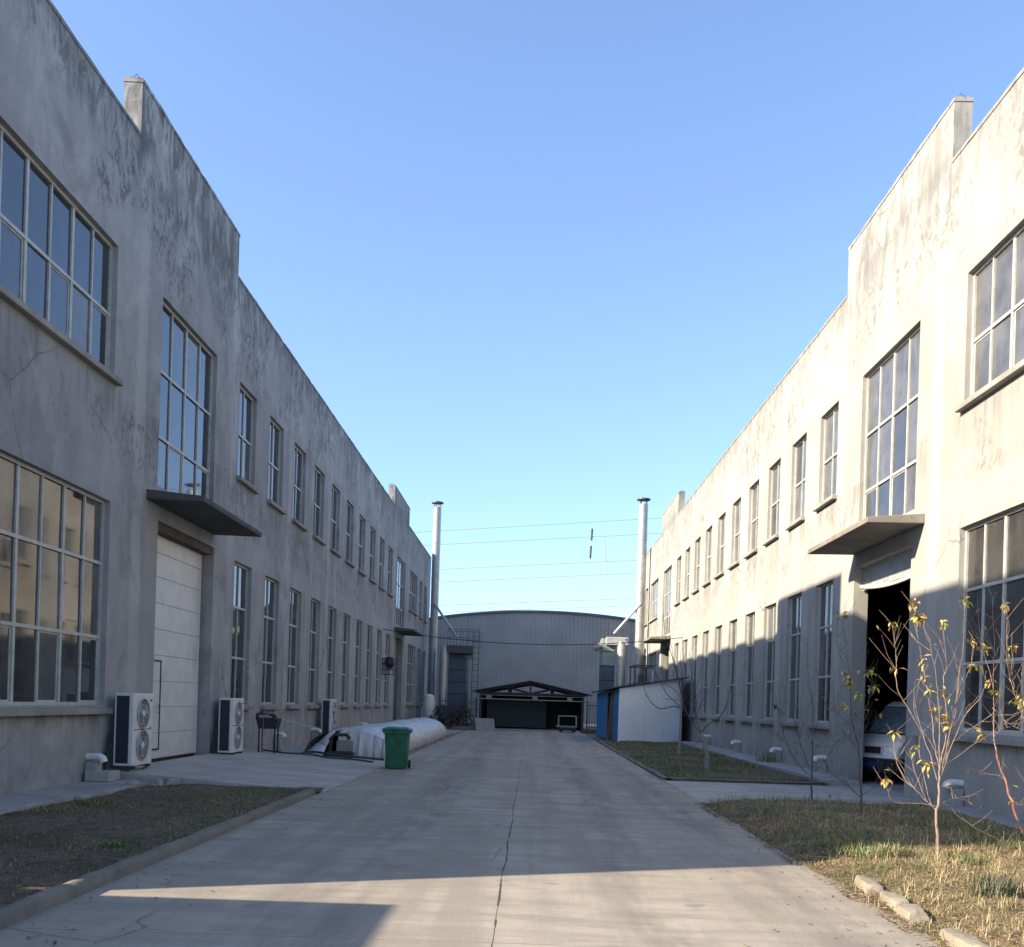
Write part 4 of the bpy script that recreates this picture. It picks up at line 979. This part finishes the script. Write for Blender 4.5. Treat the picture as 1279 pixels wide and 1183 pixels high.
sapling('dark sapling in shaded grass before the open doorway, with few yellow tufts', 14.7,
  [(1077, 1036), (1076, 1011), (1075.5, 996), (1073.6, 955), (1071, 927), (1066, 908)],
  [([(1066, 908), (1063, 889), (1061.5, 851), (1058.7, 826), (1055, 795), (1051, 770)], .012), ([(1075.5, 997), (1062, 984), (1042, 968), (1028, 948)], .012), ([(1077, 993), (1090, 985), (1105, 978), (1119, 963)], .010),
   ([(1066, 908), (1080, 917), (1094, 922)], .008), ([(1070, 920), (1078, 900), (1079, 870)], .008), ([(1065, 900), (1080, 885), (1090, 862), (1091, 852)], .007), ([(1066, 908), (1050, 895), (1036, 878)], .008),
   ([(1068, 915), (1052, 925), (1036, 935)], .006), ([(1064, 890), (1072, 862), (1080, 840)], .005), ([(1060, 836), (1048, 815), (1044, 780)], .006), ([(1072, 940), (1060, 920), (1045, 910)], .006), ([(1090, 985), (1100, 960), (1103, 940)], .005)],
  [(1061, 848, 0), (1059, 852, .05), (1063, 846, .05), (1091, 853, 0), (1077, 868, 0), (1052, 770, 0), (1107, 830, .1), (1036, 878, 0)], .020, M['bark_d'], [0, 0, 2, 2], 70, .45, M['bark_d'], .13, (7, 11), .5, 8)
sapling('dark bushy bare sapling at the right apron, before the two nearest narrow windows', 18.5,
  [(1014, 1003), (1014, 990), (1013.8, 970), (1014.8, 944.6), (1014.8, 923.5)],
  [([(1014.8, 923), (1014.8, 885), (1009.5, 843), (1008.5, 800)], .012), ([(1011, 968), (997, 955), (984, 932), (973.7, 898), (969.4, 872)], .013), ([(1012, 962), (1001, 932), (996, 912), (985, 880)], .010),
   ([(1016, 965), (1024, 957), (1039, 936), (1044, 906), (1041, 875), (1042, 833)], .011), ([(1016, 958), (1026, 959), (1044, 970), (1060, 983)], .012), ([(1015, 920), (1025, 890), (1028, 860)], .008), ([(1014, 930), (1002, 900), (1003, 865)], .007),
   ([(1044, 906), (1060, 905), (1072, 900)], .006), ([(984, 932), (972, 918), (962, 908)], .006), ([(1015, 940), (1030, 925), (1048, 918)], .006), ([(1015, 900), (1022, 870), (1020, 838)], .006), ([(973, 898), (980, 875), (978, 850)], .005)],
  [(970, 880, 0), (972, 892, .1), (1014, 862, .1), (1028, 872, .1), (1042, 880, .1), (1020, 925, .1)], .022, M['bark_d'], [2, 2, 3], 110, .55, M['bark_d'], .12, (5, 9), .8, 9)
sapling('bare sapling with a thick greyish trunk and a long upswept limb in the far bed', 25.9,
  [(884, 968), (883, 955), (883, 942.5), (878.7, 923.5), (875, 915)],
  [([(875.5, 916), (885, 904.5), (897.7, 897), (906, 883.4), (912.4, 860), (916, 835)], .032), ([(876, 917), (861.8, 898), (853, 879), (851, 864), (846, 841), (839.6, 814), (835, 785)], .026), ([(862, 898), (870, 881), (864, 843), (861, 815)], .018),
   ([(866, 902), (878, 875), (887, 860), (895.5, 835)], .02), ([(853, 879), (851, 850), (850, 815)], .014), ([(870, 900), (868, 870), (875, 840)], .014), ([(878, 925), (868, 930), (858, 940)], .012), ([(876, 917), (862, 880), (846, 872)], .013), ([(906, 883), (915, 870), (930, 862)], .008)],
  [], .075, M['bark_p'], [], 70, .8, M['bark_d'], .1, (1, 2), .8, 11)
sapling('slender sapling with a straight pale stem before the white hut wall, arching bare limbs', 33.5,
  [(848, 951), (849, 925), (850, 906.6), (851, 868.7)],
  [([(851, 885), (840.7, 882), (826, 885.5), (815, 879), (807, 866.5), (801.6, 852)], .035), ([(850, 883), (834, 868), (825, 852), (813, 828.5), (811, 800)], .026), ([(851, 870), (838.6, 859), (824, 851)], .02),
   ([(851, 875), (829, 873)], .016), ([(851, 868), (841.6, 827), (831, 792), (827.6, 752)], .026), ([(851, 870), (856, 840), (852, 810), (853, 790)], .022), ([(851, 880), (862, 860), (866, 835)], .018), ([(851, 890), (860, 878), (872, 868)], .018)],
  [], .06, M['bark_p'], [], 50, .8, M['bark_d'], .1, (1, 2), .9, 12)
# dark shrub by the left collector
def shrub(label, c0, rx, ry, h, mats, n, L, cat='shrub'):
    t = thing('shrub', label, cat, c0)
    random.seed(hash(label) % 1000 if False else len(label))
    st = MB(); lf = MB(); c0 = Vector(c0)
    for k in range(26):
        a = random.uniform(0, 6.28); e = c0+Vector((rx*math.cos(a)*random.random(), ry*math.sin(a)*random.random(), h*random.uniform(.5, 1)))
        st.tube([c0+Vector((random.gauss(0, .08), random.gauss(0, .08), -.03)), c0.lerp(e, .5)+Vector((0, 0, .1*h)), e], [.02, .012, .004], 5)
    for k in range(n):
        a = random.uniform(0, 6.28); r = math.sqrt(random.random()); z = random.random()
        k2 = 1-.55*abs(z-.45)
        p = c0+Vector((rx*r*k2*math.cos(a), ry*r*k2*math.sin(a), h*z*(1.05-.25*r)))
        if noise.noise(p*2.3) < -.18: continue
        leaf(lf, p, L*random.uniform(.6, 1.3), random.randrange(len(mats)))
    st.build('stems', M['bark_d'], t); lf.build('foliage', mats, t, recalc=False)
shrub('dark reddish brown shrub between the plastic-covered heap and the left railing', (-4.1, 57.5, 0), 1.0, 1.2, 1.5, [M['leaf_rb'], M['leaf_d']], 1600, .16)
shrub('low dark shrub at the foot of the left dust collector', (-5.3, 60.0, 0), .8, 1.0, 1.5, [M['leaf_d'], M['leaf_rb']], 1200, .16)
# ------------------------------------------------------------------ grass, weeds and litter
def blades(name, n, pick, h, mats, weights, lean=.5, w=.006):
    mb = MB(); V, Fc, Mi = mb.v, mb.f, mb.m
    idx = list(range(len(mats)))
    for k in range(n):
        q = pick()
        if q is None: continue
        x, y, z, hs, dry = q
        H = random.uniform(*h)*hs; a = random.uniform(0, 6.283); l = abs(random.gauss(0, lean))*H+.01
        dx, dy = math.cos(a), math.sin(a); px, py = -dy*w*random.uniform(.6, 1.3), dx*w
        i = len(V)
        V += [(x-px, y-py, z), (x+px, y+py, z), (x+dx*l*.4+px*.8, y+dy*l*.4+py*.8, z+H*max(.22, .6-.14*l/H)), (x+dx*l*.4-px*.8, y+dy*l*.4-py*.8, z+H*max(.22, .6-.14*l/H)), (x+dx*l, y+dy*l, z+H*max(.18, 1-.38*l/H))]
        Fc.append((i, i+1, i+2, i+3)); Fc.append((i+3, i+2, i+4))
        mi = random.choices(idx, weights[1] if dry else weights[0])[0]; Mi += [mi, mi]
    return tag(mb.build(name, mats, recalc=False), None, None, None, 'stuff')
random.seed(21)
GM = [M['grass_dry'], M['grass_tan'], M['grass_g'], M['grass_dk']]
def pick_r():
    y = 4.5+13.0*random.random()**1.35; x = random.uniform(2.92, 6.7)
    g = noise.noise((x*.9, y*.9, 1.7)); dd = noise.noise((x*2.6, y*2.6, 5.0)); tf = noise.noise((x*7, y*7, 2.0))
    edge = (x-2.95)/.55+.6*noise.noise((x*2, y*2.5, 33))
    if edge < 1 and random.random() > .06+.8*max(0, edge): return None
    if dd+.5*tf < -.22 and random.random() < .8: return None
    if tf < 0 and random.random() < .45: return None
    return x, y, bedz(x, y)-.004, (.6+.9*max(0, g+.2)+.5*max(0, tf))*(1.9 if tf > .33 else 1), g < .10
o = blades('dry_grass', 190000, pick_r, (.03, .12), GM, ((.18, .24, .38, .20), (.46, .42, .08, .04)), 1.9, .0022); o['label'] = 'dry straw and green grass in the right bed'
def pick_l():
    y = 5+12.6*random.random()**1.2; x = random.uniform(-6.55, -3.75)
    g = noise.noise((x*.8, y*.8, 8.7))
    if g < .04 and random.random() < .82: return None
    if noise.noise((x*4, y*4, 1)) < 0 and random.random() < .6: return None
    return x, y, .035, (.6+.8*max(0, g+.1))*(.5 if y > 16.3 else 1), random.random() < .68
o = blades('bed_grass', 120000, pick_l, (.02, .075), GM, ((.05, .2, .35, .40), (.25, .5, .08, .17)), 1.0, .0025); o['label'] = 'sparse dull grass in the left bed'
def pick_f():
    y = random.uniform(22.8, 45); x = random.uniform(3.15, 6.55); g = noise.noise((x*.6, y*.6, 2.2))
    if g < -.15 and random.random() < .8: return None
    return x, y, .05, .8+.8*max(0, g), random.random() < .25
o = blades('far_bed_grass', 45000, pick_f, (.03, .11), GM, ((.05, .10, .40, .45), (.12, .45, .15, .28)), .9, .005); o['label'] = 'low green grass in the far right bed'
def flakes(name, n, pick, L, mats, lab):
    mb = MB()
    for k in range(n):
        q = pick()
        if q is None: continue
        p = Vector(q); a = random.uniform(0, 6.28); d = Vector((math.cos(a), math.sin(a), random.uniform(-.25, .35))); s_ = Vector((-math.sin(a), math.cos(a), random.uniform(-.3, .3)))*.38
        l = random.uniform(*L); i = len(mb.v)
        mb.v += [tuple(p-d*l*.5), tuple(p+s_*l*.6+Vector((0, 0, .006))), tuple(p+d*l*.5), tuple(p-s_*l*.6+Vector((0, 0, .004)))]
        mb.f.append((i, i+1, i+2, i+3)); mb.m.append(random.randrange(len(mats)))
    o = mb.build(name, mats, recalc=False); o['kind'] = 'stuff'; o['label'] = lab
def lit_r():
    y = 4.5+12.8*random.random()**1.3; x = 2.86+3.8*random.random()**1.9
    if x < 3.0 and noise.noise((x*4, y*3.2, 4)) < .1+random.gauss(0, .25): return None
    if noise.noise((x*1.3, y*1.3, 14)) < -.1 and random.random() < .6: return None
    return x, y, (bedz(x, y) if x > 3 else .004)+.008+random.random()*.02
flakes('leaf_litter', 16000, lit_r, (.02, .06), [M['litter'], M['litter_d'], M['grass_tan'], M['litter']], 'brown fallen leaves in the right bed and along its edge')
def lit_l():
    y = 5+12.6*random.random()**1.2; x = random.uniform(-6.55, -3.7)
    if noise.noise((x*.7, y*.7, 24)) < -.05: return None
    return x, y, .05+random.random()*.02
flakes('bed_litter', 5000, lit_l, (.015, .05), [M['litter_d'], M['litter'], M['litter_d']], 'dark fallen leaves and crumbs in the left bed')
def lit_f():
    y = random.uniform(26.3, 50); x = -3.62-.5*abs(random.gauss(0, .6))
    return x, y, .01+random.random()*.03
flakes('roadside_debris', 1500, lit_f, (.02, .08), [M['litter_d'], M['litter']], 'dark crumbs along the edge of the plastic-covered heap')
def lit_road():
    y = 6+34*random.random()**1.8; side = random.random() < .62
    x = 3.0-abs(random.gauss(0, .55)) if side else -3.45+abs(random.gauss(0, .5))
    return x, y, .006+random.random()*.008
flakes('road_leaves', 420, lit_road, (.02, .06), [M['litter'], M['litter_d'], M['grass_tan']], 'dry leaves blown along both road edges')
def weed(label, x, y, r, h, n, mats):
    random.seed(int(x*100+y*10))
    t = thing('weed_clump', label, 'weeds', (x, y, .0)); mb = MB(); z0 = bedz(x, y) if 3 < x < 6.7 and y < 17.5 else .04
    for k in range(n):
        a = random.uniform(0, 6.28); rr = r*math.sqrt(random.random()); p = Vector((x+rr*math.cos(a), y+rr*math.sin(a), z0)); q = p+Vector((random.gauss(0, .06), random.gauss(0, .06), h*random.uniform(.4, 1)))
        i = len(mb.v); s_ = Vector((-math.sin(a), math.cos(a), 0))*.005; md = p.lerp(q, .55)
        mb.v += [tuple(p-s_), tuple(p+s_), tuple(md+s_*1.2), tuple(md-s_*1.2), tuple(q)]; mi = random.randrange(len(mats)); mb.f += [(i, i+1, i+2, i+3), (i+3, i+2, i+4)]; mb.m += [mi, mi]
    mb.build('blades', mats, t, recalc=False)
GG = [M['grass_g'], M['grass_dk'], M['grass_tan']]
p = gr(1092, 1082); weed('bright green weed tuft where the sunlight starts on the right bed', p.x, p.y, .42, .15, 420, GG)
p = gr(1205, 1095); weed('green weed tuft in the dry grass right of the sunlit sapling', p.x, p.y, .26, .12, 200, GG)
p = gr(1245, 1140); weed('dark twiggy weed clump low at the right edge of the dry grass', p.x, p.y, .22, .22, 240, [M['leaf_d'], M['bark_d'], M['grass_dk']])
p = gr(105, 1010); weed('green weed clump along the left path edge', p.x+.1, p.y, .25, .12, 220, GG)
p = gr(150, 1062); weed('small pale green weed in the middle of the left bed', p.x, p.y, .2, .07, 160, [M['grass_g'], M['grass_dk']])
p = gr(957, 957); weed('green weeds at the foot of the cream wall by the second drain pipe', 7.1, 29.8, .35, .45, 160, GG)
# kerb stones broken loose along the right bed
for k, (x_, y_, L_, w_, lab) in enumerate(((1085, 1101, .56, .14, 'broken kerb stone in the dry grass, farthest from the camera'), (1118, 1121, .46, .13, 'broken kerb stone second along the right road edge'),
        (1140, 1136, .34, .15, 'short rough kerb stone in the middle of the row'), (1205, 1172, .68, .15, 'long broken kerb stone nearest the camera at the right bed'))):
    p = gr(x_, y_, .09); mb = MB(); random.seed(40+k)
    bm_ = bmesh.new(); bmesh.ops.create_cube(bm_, size=1); bmesh.ops.subdivide_edges(bm_, edges=bm_.edges[:], cuts=7, use_grid_fill=True)
    for v in bm_.verts:
        q = v.co*2; r_ = Vector((math.copysign(abs(q.x)**1.0, q.x), q.y, q.z))
        k_ = 1-.10*max(0, abs(q.x)+abs(q.z)-1.3)-.12*max(0, abs(q.y)+abs(q.z)-1.45)
        v.co = Vector((r_.x*w_/2*k_, r_.y*L_/2*(1-.06*max(0, abs(q.x)+abs(q.z)-1.2)), r_.z*.075*k_))
        nn = noise.noise_vector(v.co*7+Vector((k*9, 0, 0)))*.016+noise.noise_vector(v.co*22+Vector((k*5, 0, 3)))*.008
        v.co += nn
    me_ = bpy.data.meshes.new('kerb_stone'); bm_.to_mesh(me_); bm_.free(); me_.materials.append(M['stone']); me_.polygons.foreach_set('use_smooth', [True]*len(me_.polygons)); me_.set_sharp_from_angle(angle=R(50))
    o = bpy.data.objects.new('kerb_stone', me_); col.objects.link(o)
    o.location = (p.x, p.y, .03); o.rotation_euler = (random.uniform(-.06, .06), random.uniform(-.1, .1), random.uniform(-.12, .05))
    tag(o, lab, 'kerb stone', 'broken kerb stones at the right bed')
# grit on the wall-foot path and rubble at the left door corner
for k, (x_, y_, sz) in enumerate(((-6.5, 17.2, .2), (-6.2, 17.4, .14), (-6.7, 16.9, .12))):
    random.seed(60+k); mb = MB().box(-sz, sz, -sz*.7, sz*.7, -.05, sz*.5); o = mb.build('rubble', M['concrete'], bevel=.03)
    for v in o.data.vertices: v.co += Vector((random.gauss(0, .03), random.gauss(0, .03), random.gauss(0, .015)))
    o.location = (x_, y_, .06); o.rotation_euler = (0, 0, k*.8)
    tag(o, ('largest grey rubble lump by the apron corner', 'rubble lump nearest the road by the apron corner', 'rubble lump on the path edge before the apron corner')[k], 'rubble', 'rubble by the apron corner')
